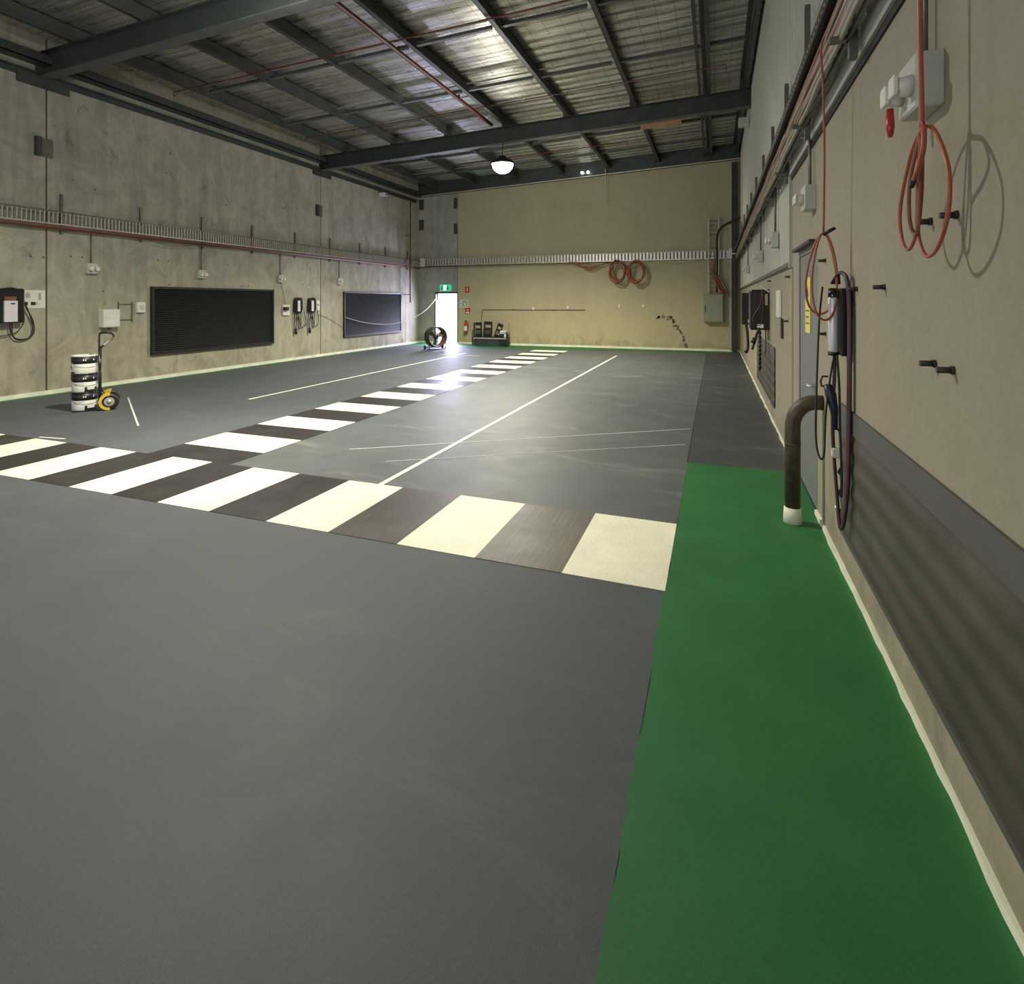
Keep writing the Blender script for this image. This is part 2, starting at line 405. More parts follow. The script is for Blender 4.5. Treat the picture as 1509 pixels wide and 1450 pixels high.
# ribbed cladding
vs, y = [], YF
prof = [(0, 0), (0.115, 0), (0.135, -0.032), (0.165, -0.032), (0.185, 0)]
pts = []
while y < YB:
    for a, d in prof:
        if y + a < YB: pts.append((y + a, d))
    y += 0.19
pts.append((YB, 0))
def clad(x, z0f, z1, pts):
    vs = []; fs = []
    for (yy, d) in pts: vs += [(x + d, yy, z0f(yy)), (x + d, yy, z1)]
    for i in range(len(pts) - 1): fs.append((2 * i, 2 * i + 1, 2 * i + 3, 2 * i + 2))
    return MB().add(vs, fs)
mb = clad(0.80, lambda yy: 2.0 if yy > 6.5 else 2.95, 7.4, pts)
struct('wall_right_cladding', mb, 'cladding')
mb = MB().box(XR - .03, XR + .1, YF, 6.60, 3.03, 3.16); struct('trim_3', mb, 'flash')
mb = MB().box(XR - .012, XR + .01, YF, 6.56, 2.985, 3.03); struct('trim_shadow', mb, 'dark_gap')  # dark strip painted in as the shadow under the flashing
mb = MB().box(XR - .03, XR + .05, 6.54, 6.62, 2.06, 3.16); struct('trim_5', mb, 'flash')
mb = MB().box(XR - .035, XR + .05, 6.62, YB, 2.075, 2.12); struct('trim_6', mb, 'galv_dk')
mb = MB().box(XR - .004, XR + .008, 6.50, 6.515, 0.05, 2.06); struct('trim_7', mb, 'dark_gap')
# unseen front wall; its wide opening is added for the fill light
mb = MB().box(XL, -9.5, YF - .2, YF, -0.1, 7.5).box(-2.0, XR + .3, YF - .2, YF, -0.1, 7.5).box(-9.5, -2.0, YF - .2, YF, 4.2, 7.5)
struct('wall_front', mb, 'conc')
# roof lining
mb = MB(); nx = 24
vs = []; fs = []
for i in range(nx + 1):
    x = XL - .3 + (XR - XL + .9) * i / nx
    for yy in (YF - .3, YB + .3): vs.append((x, yy, roof_z(x)))
for i in range(nx): fs.append((2 * i, 2 * i + 1, 2 * i + 3, 2 * i + 2))
struct('ceiling', MB().add(vs, fs), 'foil')

# doorway surround, door_1 is the bright exit
mb = MB().box(-10.74, -10.69, YB - .02, YB + .19, 0, 2.06).box(-9.735, -9.70, YB - .01, YB + .19, 0, 2.06).box(-10.69, -9.735, YB - .02, YB + .19, 2.01, 2.07)
d1 = struct('door_1', mb, 'brown_post')
struct('ground_outside', MB().box(-22, 4, YB + .2, YB + 22, -0.16, -0.01), 'outside')

# right wall door
d2 = struct('door_2', MB().box(XR + .008, XR + .06, 5.06, 6.0, 0.01, 2.12), 'door')
mb = MB().box(XR - .0, XR + .1, 4.982, 5.055, 0, 2.168).box(XR - .0, XR + .1, 6.005, 6.078, 0, 2.168).box(XR - .0, XR + .1, 5.055, 6.005, 2.125, 2.168)
mb.build('door_frame', 'door', d2)
mb = MB().tube([(XR + .007, 5.14, 1.0), (XR - .04, 5.14, 1.0), (XR - .042, 5.24, 1.0)], 0.010); mb.build('door_handle', 'galv', d2)
struct('trim_8', MB().box(XR - .06, XR - .012, 5.0, 6.06, 2.175, 2.20), 'brown_post')

# ------------------------------------------------------------------ ROOF STEEL
def rafter(y, name='roof_rafter', label='', z_add=0.0, fl=0.2):
    t = thing(name, label, 'roof beam', (XL, y, 0))
    x0, x1 = XL + .02, XR + .03
    a, b = raf_z(x0) + z_add, raf_z(x1) + z_add
    def seg(zo0, zo1, w):
        vs = []
        for x, zb in ((x0, a), (x1, b)):
            for yy in (-w / 2, w / 2):
                for zz in (zb + zo0, zb + zo1): vs.append((x - XL, yy, zz))
        return MB().add(vs, [(0, 1, 3, 2), (4, 6, 7, 5), (0, 4, 5, 1), (2, 3, 7, 6), (0, 2, 6, 4), (1, 5, 7, 3)])
    seg(0, 0.018, fl).build('bottom_flange', 'steel_lt', t)
    seg(0.018, RAF_H - .02, 0.014).build('web', 'steel', t)
    seg(RAF_H - .02, RAF_H - .003, fl).build('top_flange', 'steel', t)
    m = MB()
    for xx in (-10.55, -8.85, -7.1, -5.35, -3.65, -1.93, -0.2):
        m.box(xx - XL - .004, xx - XL + .004, -fl / 2, fl / 2, raf_z(xx) + z_add + .02, raf_z(xx) + z_add + RAF_H - .02) if name == 'x' else None
    # bolted end plate and bracket on the concrete
    MB().box(0.002, 0.03, -0.42, 0.42, 5.55, 5.72).box(0.0, 0.02, -0.13, 0.13, 5.66, 6.15).build('end_bracket', 'steel', t)
    return t
rafter(6.5, label='big grey steel I-beam crossing the roof at the upper left, nearest the viewer')
rafter(14.07, label='long grey steel I-beam crossing the whole roof just above the glaring lamp')
mb = MB(); vs = []
for x in (XL + .02, XR + .03):
    for yy in (-0.12, 0.0):
        for zz in (raf_z(x) + .22, roof_z(x) - .01): vs.append((x - XL, yy, zz))
t = thing('end_wall_beam', 'steel edge beam fixed along the top of the back wall', 'roof beam', (XL, YB - .01, 0))
MB().add(vs, [(0, 1, 3, 2), (4, 6, 7, 5), (0, 4, 5, 1), (2, 3, 7, 6), (0, 2, 6, 4), (1, 5, 7, 3)]).build('web', 'steel', t)
vs = []
for x in (XL + .02, XR + .03):
    for yy in (-0.16, -0.121):
        for zz in (raf_z(x) + .22, raf_z(x) + .25): vs.append((x - XL, yy, zz))
MB().add(vs, [(0, 1, 3, 2), (4, 6, 7, 5), (0, 4, 5, 1), (2, 3, 7, 6), (0, 2, 6, 4), (1, 5, 7, 3)]).build('lip', 'galv', t)

PX = [-10.55, -8.85, -7.1, -5.35, -3.65, -1.93, -0.2, 0.62]
plab = ['steel purlin nearest the left concrete wall', 'second roof purlin out from the left concrete wall', 'third roof purlin from the left wall, left of the red pipe purlin',
        'central roof purlin carrying the long red sprinkler pipe', 'roof purlin immediately right of the glaring lamp', 'roof purlin second to the right of the glaring lamp, over the peach sheet',
        'double edged roof purlin one in from the right wall', 'dark roof purlin tight against the right wall cladding']
for i, x in enumerate(PX):
    z = pur_z(x) + .002
    t = thing('roof_purlin', plab[i], 'purlin', (x, YF, z), group='steel purlins under the roof')
    Ly = YB - YF - .02
    mb = MB().box(-.004, .004, 0, Ly, 0, PUR_H - .012).box(-.004, .085, 0, Ly, 0, .006).box(-.085, .004, 0, Ly, PUR_H - .02, PUR_H - .012).box(.08, .085, 0, Ly, .006, .028)
    mb.build('channel', 'steel', t)
    for yy in (6.5, 14.07, 19.9): MB().box(-.09, -.004, yy - YF - .07, yy - YF + .07, 0.002, .2).build('cleat', 'steel', t)
t = thing('roof_purlin', 'twin conduit channel alongside the purlin one in from the right wall', 'purlin', (-0.36, YF, pur_z(-.36) + .002))
MB().box(-.03, .03, 0, YB - YF - .02, 0, .06).build('channel', 'steel', t)
# left eave: gutter angle running along the wall head
t = thing('eave_angle', 'dark double steel angle running along the head of the left concrete wall', 'eave beam', (XL, YF, 5.8))
MB().box(.002, .10, 0, YB - YF - .3, -.02, 0.0).box(.002, .012, 0, YB - YF - .3, -.12, 0).build('lower_angle', 'steel', t)
MB().box(.002, .25, 0, YB - YF - .3, .13, .15).box(.24, .25, 0, YB - YF - .3, .13, .30).build('upper_angle', 'steel', t)
# bridging rows between purlins
rows = [(-2.0, 'over the near end of the room'), (1.5, 'over the foreground'), (4.2, 'in front of the nearest I-beam'), (9.15, 'just beyond the nearest I-beam'), (11.5, 'midway between the two I-beams'), (16.1, 'just beyond the far I-beam'), (18.1, 'nearest the back wall')]
for yy, txt in rows:
    t = thing('roof_bridging', 'row of shallow steel bridging struts across the purlins ' + txt, 'roof brace', (0, yy, 0))
    for a, b in zip(PX[:-1], PX[1:]):
        a2, b2 = a + .09, b - .09
        if b2 - a2 < .2: continue
        za, zb = pur_z(a2) + .06, pur_z(b2) + .06
        m1 = MB(); m1.bar((a2, 0, za + .03), (b2, 0, zb + .03), .012, .09); m1.bar((a2, -.03, za - .015), (b2, -.03, zb - .015), .07, .008)
        m1.build('strut', 'steel_lt', t)
        m1 = MB(); m1.bar((a2, -.15, za + .10), (b2, -.15, zb + .10), .07, .006); m1.build('rod', 'galv', t)
# sprinkler pipes
t = thing('sprinkler_main', 'long red sprinkler main running along the central roof purlin towards the lamp', 'pipe', (-5.58, YF, pur_z(-5.5) - .04))
MB().tube([(0, 0, 0), (0, 18.6, 0)], 0.045, 12).build('pipe', 'red_pipe', t)
mb = MB()
for k in range(7): mb.box(-.02, .02, 1 + k * 2.6, 1.03 + k * 2.6, 0.045, .10)
mb.build('hangers', 'steel', t)
for yy, xa, xb, txt in ((3.0, -10.9, .3, 'over the foreground'), (8.65, -10.9, -.1, 'just beyond the nearest I-beam'), (12.35, -10.6, 0.2, 'just before the far I-beam'), (16.9, -8, -2.5, 'beyond the far I-beam')):
    t = thing('sprinkler_branch', 'thin dark red sprinkler branch pipe crossing the roof ' + txt, 'pipe', (0, yy, 0))
    MB().tube([(xa, 0, pur_z(xa) - .12), (xa, 0, pur_z(xa) - .025), (xb, 0, pur_z(xb) - .025), (xb, 0, pur_z(xb) - .14)], 0.013, 8).build('pipe', 'red_pipe', t)
    x = xa + 1.6
    while x < xb - .3:
        h = MB().tube([(x, 0, pur_z(x) - .04), (x, 0, pur_z(x) - .09)], .011, 8).lathe([(0.0, 0), (.022, .002), (.022, .006), (0, .008)], (x, 0, pur_z(x) - .10), seg=12)
        h.build('sprinkler_head', 'galv_dk', t); x += 2.9
# peach sheet beyond rafter
mb = MB().prism([(-1.95, pur_z(-1.95) - .03), (-.88, pur_z(-.88) - .03), (-.88, pur_z(-.88) - .004), (-1.95, pur_z(-1.95) - .004)], 15.15, 15.92)
tag(mb.build('timber_sheet', 'peach'), 'peach coloured timber sheet lodged under the roof beyond the far I-beam', 'sheet')

# ------------------------------------------------------------------ LAMPS
def high_bay(x, y, z, label):
    t = thing('high_bay_lamp', label, 'lamp', (x, y, z))
    MB().lathe([(0.0, .02), (.29, .02), (.32, 0.0), (.32, .05), (.25, .12), (.10, .14), (.10, .22), (0, .22)], seg=36).build('housing', 'black', t)
    MB().lathe([(0.0, -.24), (.10, -.23), (.19, -.18), (.26, -.10), (.29, .0), (.29, .018), (0, .018)], seg=36).build('lens', 'lens', t)
    top = raf_z(x) + .0
    m = MB().tube([(0, 0, .22), (0, 0, top - z)], .012, 8); m.build('hanger', 'steel', t)
    return t
high_bay(-5.42, 14.0, 5.40, 'glaring round high bay lamp hung under the far I-beam')
high_bay(-5.3, 5.35, 5.85, 'round high bay lamp hung under the nearest I-beam, above the picture')
def light(kind, name, loc, power, col=(1, 1, 1), size=0.3, rot=(0, 0, 0), sy=None):
    l = bpy.data.lights.new(name, kind); l.energy = power; l.color = col
    if kind == 'AREA':
        l.size = size
        if sy: l.shape = 'RECTANGLE'; l.size_y = sy
    else: l.shadow_soft_size = size
    o = bpy.data.objects.new(name, l); COL.objects.link(o); o.location = loc; o.rotation_euler = rot
    return o
for nm, xyz in (('far', (-5.42, 14.0, 5.12)), ('near', (-5.3, 5.35, 5.6))):
    light('POINT', 'lamp_glow_' + nm, xyz, 230, (1.0, 0.96, 0.84), 0.14)
    l = light('SPOT', 'lamp_beam_' + nm, xyz, 2500, (1.0, 0.95, 0.80), 0.08)
    l.data.spot_size = math.radians(152); l.data.spot_blend = 0.75
light('AREA', 'fill_front', (-5.75, YF - .1, 2.2), 45, (0.95, 0.98, 1.0), 7.0, (PI / 2, 0, 0), 3.8)  # added fill light behind the camera, no known source there
light('AREA', 'daylight_door', (-10.2, YB + .35, 1.25), 230, (0.66, 0.66, 1.0), 0.85, (-PI / 2 + .35, 0, 0), 1.6).data.specular_factor = 0.25

# ------------------------------------------------------------------ FLOOR MARKINGS
xs = [-0.28, -0.905, -1.50, -2.095, -2.677, -3.26, -3.847, -4.43, -4.99, -5.557, -6.13, -6.72, -7.31, -7.90, -8.49, -9.08]
t = thing('zebra_crossing', 'near zebra crossing of cream and black stripes running from the green walkway to the left', 'crossing', (-4, 3.87, 0))
for i in range(len(xs) - 1):
    b, a = xs[i], xs[i + 1]
    y1 = 4.40 - .0 * i; y0 = 3.36
    z1 = .0035
    m = MB().box(a + 4, b + 4, y0 - 3.87, y1 - 3.87, 0.0005, z1)
    m.build('cream_stripe' if i % 2 == 0 else 'black_stripe', 'cream' if i % 2 == 0 else {1: 'sheen_line', 3: 'half_sheen_line'}.get(i, 'black_line'), t)
ys = [4.401, 4.857, 5.462, 5.98, 6.55, 7.15]
while ys[-1] < 18.0: ys.append(ys[-1] + 0.595)
t = thing('zebra_crossing', 'far zebra crossing of cream and black stripes leading away to the back wall', 'crossing', (-5.35, 4.4, 0))
for i in range(len(ys) - 1):
    w = i % 2 == 1
    m = MB().box(-0.60, 0.60, ys[i] - 4.4, ys[i + 1] - 4.4, 0.0005, .0036)
    m.build('cream_stripe' if w else 'black_stripe', 'cream' if w else 'black_line', t)
def line(name, label, p0, p1, w, m='cream', z=0.0022):
    p0 = Vector((*p0, z - .001)); p1 = Vector((*p1, z - .001)); c = (p0 + p1) / 2
    mb = MB().bar(p0, p1, w, .002)
    o = mb.build(name, m, off=(c.x, c.y, 0)); o.location = (c.x, c.y, 0)
    return tag(o, label, 'floor line')
line('painted_line', 'long thin cream bay line running from the near crossing to the back wall', (-2.92, 4.40), (-2.91, 17.4), .055)
line('painted_line', 'thin cream bay line on the left side of the floor towards the bright doorway', (-7.60, 7.45), (-7.72, 16.6), .055)
line('painted_line', 'short cream line end crossing the floor in front of the bright doorway', (-8.4, 15.9), (-6.9, 15.85), .05, 'chalk')
line('painted_line', 'short white paint line on the floor right of the hand truck wheel', (-7.40, 5.34), (-9.75, 6.85), .022, 'chalk')
line('chalk_scratch', 'longer white scratch line across the floor reaching the right side', (-3.95, 5.33), (-.33, 7.75), .016, 'chalk')
line('chalk_scratch', 'shorter white scratch line across the floor, nearer the crossing', (-3.29, 5.06), (-.35, 6.88), .012, 'chalk')
line('chalk_scratch', 'small white paint nick at the end of the short line by the crossing', (-7.95, 4.47), (-7.55, 4.52), .03, 'chalk')
line('floor_joint', 'dark narrow joint between the grey bay and the darker strip by the right wall', (-.285, 6.13), (-.285, 20.0), .012, 'dark_gap', .0015)

# ------------------------------------------------------------------ CABLE LADDERS
def ladder(name, label, L, h, rung, wall_rot, loc, rail='galv', top='galv', depth=0.04, rungm='galv', rw=.009):
    t = thing(name, label, 'cable ladder', loc, wall_rot)
    MB().box(0, L, -depth, 0, 0, .025).build('side_rail', rail, t)
    MB().box(0, L, -depth, 0, h - .025, h).build('side_rail', top, t)
    m = MB(); x = rung / 2
    while x < L: m.box(x - rw, x + rw, -depth * .7, -depth * .3, .025, h - .025); x += rung
    m.build('rungs', rungm, t)
    return t
Yl0 = 2.0
t = ladder('cable_ladder', 'galvanised cable ladder running the length of the left concrete wall', YB - Yl0 - .12, .26, .07, LW, (XL + .10, Yl0, 3.10), 'galv_wall', 'galv_dk', .05, 'galv_wall')
t = thing('conduit_run', 'dull red conduit pair strapped under the left wall cable ladder', 'conduit', (XL + .10, Yl0, 3.06), LW)
MB().tube([(0, -.03, 0), (YB - Yl0 - .2, -.03, 0)], .028, 10).build('conduit', 'red_dull', t)
MB().tube([(0, .03, -.02), (YB - Yl0 - .2, .03, -.02)], .022, 10).build('conduit', 'orange_dk', t)
for i, y in enumerate([3.75, 5.26, 6.78, 8.296, 9.8, 11.31, 12.88, 14.42, 15.98, 17.55, 19.1]):
    o = MB().box(-.02, .02, -.045, -.002, 0, .74).box(-.02, .02, -.099, -.045, .085, .099).build('mounting_strut', 'galv_dk')
    o.location = (XL, y, 2.95); o.rotation_euler = (0, 0, LW)
    tag(o, 'short upright steel strut holding the cable ladder on the left wall', 'bracket', 'struts along the left wall cable ladder')
t = ladder('cable_ladder', 'bright galvanised cable ladder running along the back wall', 11.85, .29, .12, BW, (XL + .12, YB - .06, 3.14), 'galv', 'galv_wall', .05, rw=.036)
t = thing('conduit_run', 'thin orange cables tied along the bottom rail of the back wall cable ladder', 'cable', (XL + .1, YB - .12, 3.11))
MB().tube([(0, 0, 0), (7.0, 0, .0)], .018, 8).tube([(0, -.03, -.02), (8.0, -.03, 0)], .012, 8).build('cable', 'orange_dk', t)
# riser ladder at the switchbox
t = thing('cable_ladder', 'upright cable ladder rising above the grey switchbox on the back wall', 'cable ladder', (-0.26, YB - .1, 1.97))
for x in (0, .33): MB().box(x, x + .035, -.05, 0, 0, 2.58).build('side_rail', 'galv_wall', t)
m = MB()
for k in range(17): m.box(.025, .33, -.03, -.012, .05 + k * .15, .075 + k * .15)
m.build('rungs', 'galv_dk', t)

# right ladder, near
XT = 0.60
t = thing('cable_ladder', 'cable ladder loaded with cables running along the right wall', 'cable ladder', (XT, 1.2, 3.10), LW)
Lr = YB - 1.2 - .15
MB().box(0, Lr, -.06, .02, .325, .33).box(0, Lr, -.005, .02, .25, .324).build('top_rail', 'rail_unlit', t)
MB().box(0, Lr, -.075, -.06, 0, .035).build('bottom_rail', 'galv_dk', t)
m = MB(); x = .05
while x < Lr: m.box(x, x + .025, -.072, -.062, .035, .30); x += .15
m.build('rungs', 'galv', t)
m = MB(); x = .03
while x < Lr: m.box(x, x + .03, .02, .0215, .285, .297); x += .09
m.build('slots', 'galv', t)
cols = ['pale_cable', 'beige_cable', 'pale_cable', 'beige_cable', 'orange_dk', 'pale_cable', 'beige_cable', 'orange_dk']
for k in range(8):
    rnd = random.Random(k); z = .015 + k * .028
    pts = [(x_, .022 + rnd.uniform(0, .014), z + rnd.uniform(-.012, .012)) for x_ in [0.02 + Lr * .998 * q / 40 for q in range(41)]]
    o = MB().tube(smoothpts([(XT + p[1] * -1 * -1, 1.2 + p[0], 3.1 + p[2]) for p in pts], 3), .0135, 7).build('tray_cable', cols[k % 8])
    tag(o, ['pale grey', 'beige', 'pale grey', 'beige', 'rust orange', 'pale grey', 'beige', 'rust orange'][k % 8] + ' cable tied lengthwise on the right wall cable ladder', 'cable', 'cables on the right wall ladder')
m = MB(); x = .5
for i, y in enumerate([1.9, 3.43, 5.01, 6.69, 8.25, 9.81, 11.5, 13.1, 14.7, 16.3, 17.9]):
    o = MB().box(-.022, .022, -.045, -.005, 0, 1.08).box(-.02, .02, -.135, -.045, .10, .13).build('mounting_strut', 'galv_dk')
    o.location = (XR + (.01 if y > 6.6 else -.02) - .025, y, 3.0 if y < 6.6 else 2.98); o.rotation_euler = (0, 0, RW)
    tag(o, 'upright steel strut standing above the right wall cable ladder', 'bracket', 'struts along the right wall cable ladder')

# bright corner clamp plates on ladder ends
o = MB().box(-.10, .10, -.03, 0, 0, .33).box(-.11, .11, -.045, -.03, .14, .18).build('corner_plate', 'white'); o.location = (XL + .22, YB - .13, 3.11)
tag(o, 'bright white corner plate on the cable ladder in the left back corner', 'plate')
o = MB().box(-.10, .10, -.03, 0, 0, .34).box(-.11, .11, -.045, -.03, .14, .18).build('corner_plate', 'white'); o.location = (XR - .25, YB - .13, 3.13)
tag(o, 'bright white corner plate on the cable ladder in the right back corner', 'plate')

# ------------------------------------------------------------------ WALL FITTINGS, LEFT WALL
def louvre(label, y0, y1, z0, z1, m, fr='black'):
    t = thing('louvre_panel', label, 'louvre', (XL + .002, y0, z0), LW)
    w, h = y1 - y0, z1 - z0
    MB().box(0, w, -.07, 0, 0, .05).box(0, w, -.07, 0, h - .05, h).box(0, .05, -.07, 0, .05, h - .05).box(w - .05, w, -.07, 0, .05, h - .05).build('frame', fr, t)
    mb = MB(); n = int((h - .1) / .045); s = (h - .1) / n
    for k in range(n):
        z = .05 + k * s
        mb.prism([(-.035, z), (-.060, z + .006), (-.030, z + s), (-.012, z + s)], .05, w - .05, 'x') if False else mb.add(
            [(.05, -.058, z), (w - .05, -.058, z), (w - .05, -.030, z + s), (.05, -.030, z + s), (.05, -.030, z), (w - .05, -.030, z)], [(0, 1, 2, 3), (0, 4, 5, 1)])
    mb.box(.05, w - .05, -.028, -.01, .05, h - .05)
    mb.build('slats', m, t)
louvre('large black louvred panel on the left concrete wall', 8.52, 12.03, .54, 2.02, 'louvre_dk')
louvre('smaller charcoal louvred panel on the left wall near the back corner', 15.1, 18.62, .52, 2.02, 'louvre_gr')

def weld_plate(y, z, w=.30, h=.34, label=''):
    t = thing('joint_plate', label, 'plate', (XL + .002, y, z), LW)
    MB().box(-w / 2, w / 2, -.015, 0, 0, h).build('plate', 'galv_dk', t)
    MB().box(-w / 2, -w / 2 + .08, -.09, -.015, .0, h).build('rib', 'steel', t)
weld_plate(6.5, 4.32, label='grey steel plate across the wall joint at the upper left of the left wall')
weld_plate(13.93, 4.31, label='grey steel plate across the wall joint midway along the left wall')
for (x, z, w, txt) in ((XL + .10, 4.62, .2, 'lower of the two dark plates in the left back corner'), (XL + .10, 5.45, .2, 'upper of the two dark plates in the left back corner'),
                  (-9.80, 5.42, .14, 'upper small dark plate where the pale corner panel meets the tan wall'), (-9.80, 4.40, .14, 'lower small dark plate where the pale corner panel meets the tan wall')):
    t = thing('joint_plate', txt, 'plate', (x, YB - .002, z))
    MB().box(-w / 2, w / 2, -.03, 0, 0, .42).build('plate', 'steel', t)
    MB().tube([(0, -.03, .1), (0, -.045, .1)], .02, 8).tube([(0, -.03, .32), (0, -.045, .32)], .02, 8).build('bolts', 'galv_dk', t)

# double outlet with its conduit
def outlet(label, wall, loc, conduit, group=None, double=True):
    t = thing('power_outlet', label, 'outlet', loc, wall, group)
    MB().rbox(-.10, .10, -.085, 0, -.10, .10, .012).build('back_box', 'offwhite', t)
    for s in ((-1, 1) if double else (0,)):
        c = s * .055
        MB().lathe([(0, -.135), (.022, -.135), (.032, -.13), (.037, -.11), (.040, -.086), (0, -.086)], (c, 0, -.01), 'y', 20).build('socket', 'white', t)
        MB().rbox(c - .035, c + .035, -.15, -.136, -.045, .03, .012).build('flap', 'white', t)
    if conduit: MB().tube([(0, -.03, .09), (0, -.03, .09 + conduit)], .013, 8).build('conduit', 'galv_dk', t)
    return t
outlet('double white outlet under the left wall ladder, nearest the viewer', LW, (XL + .002, 7.3, 2.34), .58)
outlet('double white outlet with conduit above the large black louvred panel', LW, (XL + .002, 9.76, 2.34), .58)
outlet('double white outlet with conduit just above the two wall chargers', LW, (XL + .002, 12.3, 2.33), .60)
outlet('double white outlet with conduit left of the smaller charcoal louvre', LW, (XL + .002, 14.88, 2.34), .58, double=False)

# square white isolator, small box, wire frame, poster
t = thing('wall_isolator', 'square white isolator box casting a shadow on the left wall above the hand truck', 'wall box', (XL + .002, 7.62, 1.18), LW)
MB().rbox(-.16, .16, -.15, 0, 0, .36, .02).build('housing', 'white', t)
MB().box(-.13, .13, -.156, -.15, .03, .16).box(-.13, .13, -.156, -.15, .18, .33).build('cover', 'white', t)
MB().lathe([(0, -.05), (.03, -.05), (.035, 0), (0, 0)], (0, -.07, -.0), 'z', 16).build('gland', 'galv_dk', t)
t = thing('wall_bracket', 'thin empty metal bracket frame on the left wall beside the white isolator', 'bracket', (XL + .002, 7.98, 1.27), LW)
for a, b in (((-.14, 0), (-.14, .42)), ((.14, 0), (.14, .42))): MB().bar((a[0], -.012, a[1]), (b[0], -.012, b[1]), .018, .018, (0, 1, 0)).build('upright', 'galv_dk', t)
for z in (.05, .37): MB().bar((-.14, -.012, z), (.14, -.012, z), .015, .012).build('crossbar', 'galv_dk', t)
t = thing('wall_box', 'small white switch box on the left wall at the edge of the large louvre', 'wall box', (XL + .002, 8.29, 1.46), LW)
MB().rbox(-.09, .09, -.06, 0, 0, .22, .015).build('housing', 'white', t)
MB().box(-.05, .05, -.066, -.06, .06, .16).build('cover', 'offwhite', t)
t = thing('wall_notice', 'white printed notice sheet pinned on the left wall beside the black charger', 'notice', (XL + .002, 6.17, 1.58), LW)
MB().box(-.0, .36, -.004, 0, 0, .32).build('sheet', 'white', t)
MB().box(.13, .20, -.006, -.004, .05, .11).box(.045, .085, -.006, -.004, .05, .11).build('photo_print', 'dark_gap', t)
for q in ((.20, .235, .055, .10), (.05, .10, .27, .285), (.05, .12, .18, .26), (.25, .29, .14, .27)): MB().box(q[0], q[1], -.006, -.004, q[2], q[3]).build('text_print', 'tub_rim', t)

def cable(label, pts, r, m, name='cable', group=None, n=8, seg=8, closed=False):
    o = MB().tube(smoothpts(pts, n, closed), r, seg, closed).build(name, m, off=pts[0]); o.location = pts[0]
    return tag(o, label, 'cable', group)

# near black charger on the left wall
t = thing('wall_charger', 'black wall charger with a silver front plate at the left edge of the picture', 'charger', (XL + .002, 5.96, 1.36), LW)
MB().rbox(-.42, .17, -.17, 0, -.03, .56, .04).build('housing', 'black_gloss', t)
MB().box(-.15, .04, -.20, -.17, -.01, .35).build('front_plate', 'silver', t)
MB().box(-.14, .03, -.185, -.17, .355, .42).build('red_band', 'red_dull', t)
MB().box(-.06, .0, -.206, -.20, .29, .31).build('slot', 'black', t)
def loop(pts, r=.011): return MB().tube(smoothpts(pts, 10), r, 8)
m = loop([(-.2, -.1, .53), (0, -.1, .57), (.14, -.1, .50), (.22, -.08, .25), (.34, -.06, .0), (.36, -.05, -.22), (.25, -.05, -.32), (.08, -.06, -.30), (0, -.08, -.16), (-.02, -.1, 0)])
m.build('cable_loop', 'rubber', t)
loop([(.14, -.1, .48), (.25, -.08, .2), (.33, -.06, -.05), (.32, -.05, -.25), (.2, -.05, -.34), (.05, -.06, -.28), (.02, -.08, 0)], .008).build('cable_loop', 'rubber', t)
loop([(.14, -.1, .42), (.18, -.08, .1), (.2, -.06, -.03), (.15, -.05, -.14), (.05, -.05, -.22), (-.3, -.05, -.28)], .008).build('cable_loop', 'rubber', t)

# two small chargers, left wall
def small_charger(label, y, z, flip=1):
    t = thing('wall_charger', label, 'charger', (XL + .002, y, z), LW)
    MB().rbox(-.15, .15, -.12, 0, 0, .45, .10, 6).build('housing', 'black_gloss', t)
    MB().box(-.10, .0, -.128, -.12, .05, .36).build('front_plate', 'silver', t)
    MB().box(.08, .16, -.10, -.01, .04, .38).build('side_cover', 'white', t)
    loop([(-.13, -.1, .4), (-.16, -.06, .1), (-.17, -.05, -.4), (-.12, -.05, -.48), (-.08, -.05, -.3), (-.06, -.06, 0)]).build('cable_loop', 'rubber', t)
    loop([(0, -.08, 0), (-.02, -.06, -.25), (.02, -.05, -.46), (.10, -.05, -.38), (.09, -.07, 0)]).build('cable_loop', 'rubber', t)
    loop([(.14, -.08, .35), (.24, -.06, 0), (.34 * flip, -.05, -.28), (.2, -.05, -.42), (.08, -.05, -.35), (.04, -.06, -.1)], .009).build('cable_loop', 'rubber', t)
    m = MB().tube([(-.12, -.07, -.44), (-.11, -.07, -.54), (-.12, -.08, -.62)], [.02, .045, .02], 10); m.build('plug', 'black', t)
    MB().tube([(-.02, -.07, -.08), (-.02, -.07, -.18)], [.014, .026], 10).build('cable_joint', 'black', t)
    return t
small_charger('left one of the two small silver and black chargers between the louvres', 12.98, 1.36)
small_charger('right one of the two small silver and black chargers, by the wall joint', 13.56, 1.36, .9)
t = thing('power_outlet', 'white outlet plate with a black plug in it, left of the two small chargers', 'outlet', (XL + .002, 12.52, 1.30), LW)
MB().rbox(-.13, .13, -.05, 0, 0, .30, .01).build('back_box', 'white', t)
MB().rbox(-.14, .02, -.13, -.051, .14, .24, .02).build('plug', 'black', t)
t = thing('power_outlet', 'white outlet box immediately right of the right small charger', 'outlet', (XL + .002, 13.83, 1.42), LW)
MB().rbox(-.06, .09, -.05, 0, 0, .30, .01).build('back_box', 'white', t)
MB().lathe([(0, -.09), (.03, -.085), (.035, -.052), (0, -.052)], (.01, 0, .18), 'y', 16).build('socket', 'offwhite', t)
cable('thin black lead dropping from the ladder to the outlet plate left of the small chargers', [(XL + .05, 12.28, 2.24), (XL + .04, 12.4, 1.95), (XL + .04, 12.46, 1.7), (XL + .04, 12.47, 1.61)], .006, 'rubber', 'thin_lead')
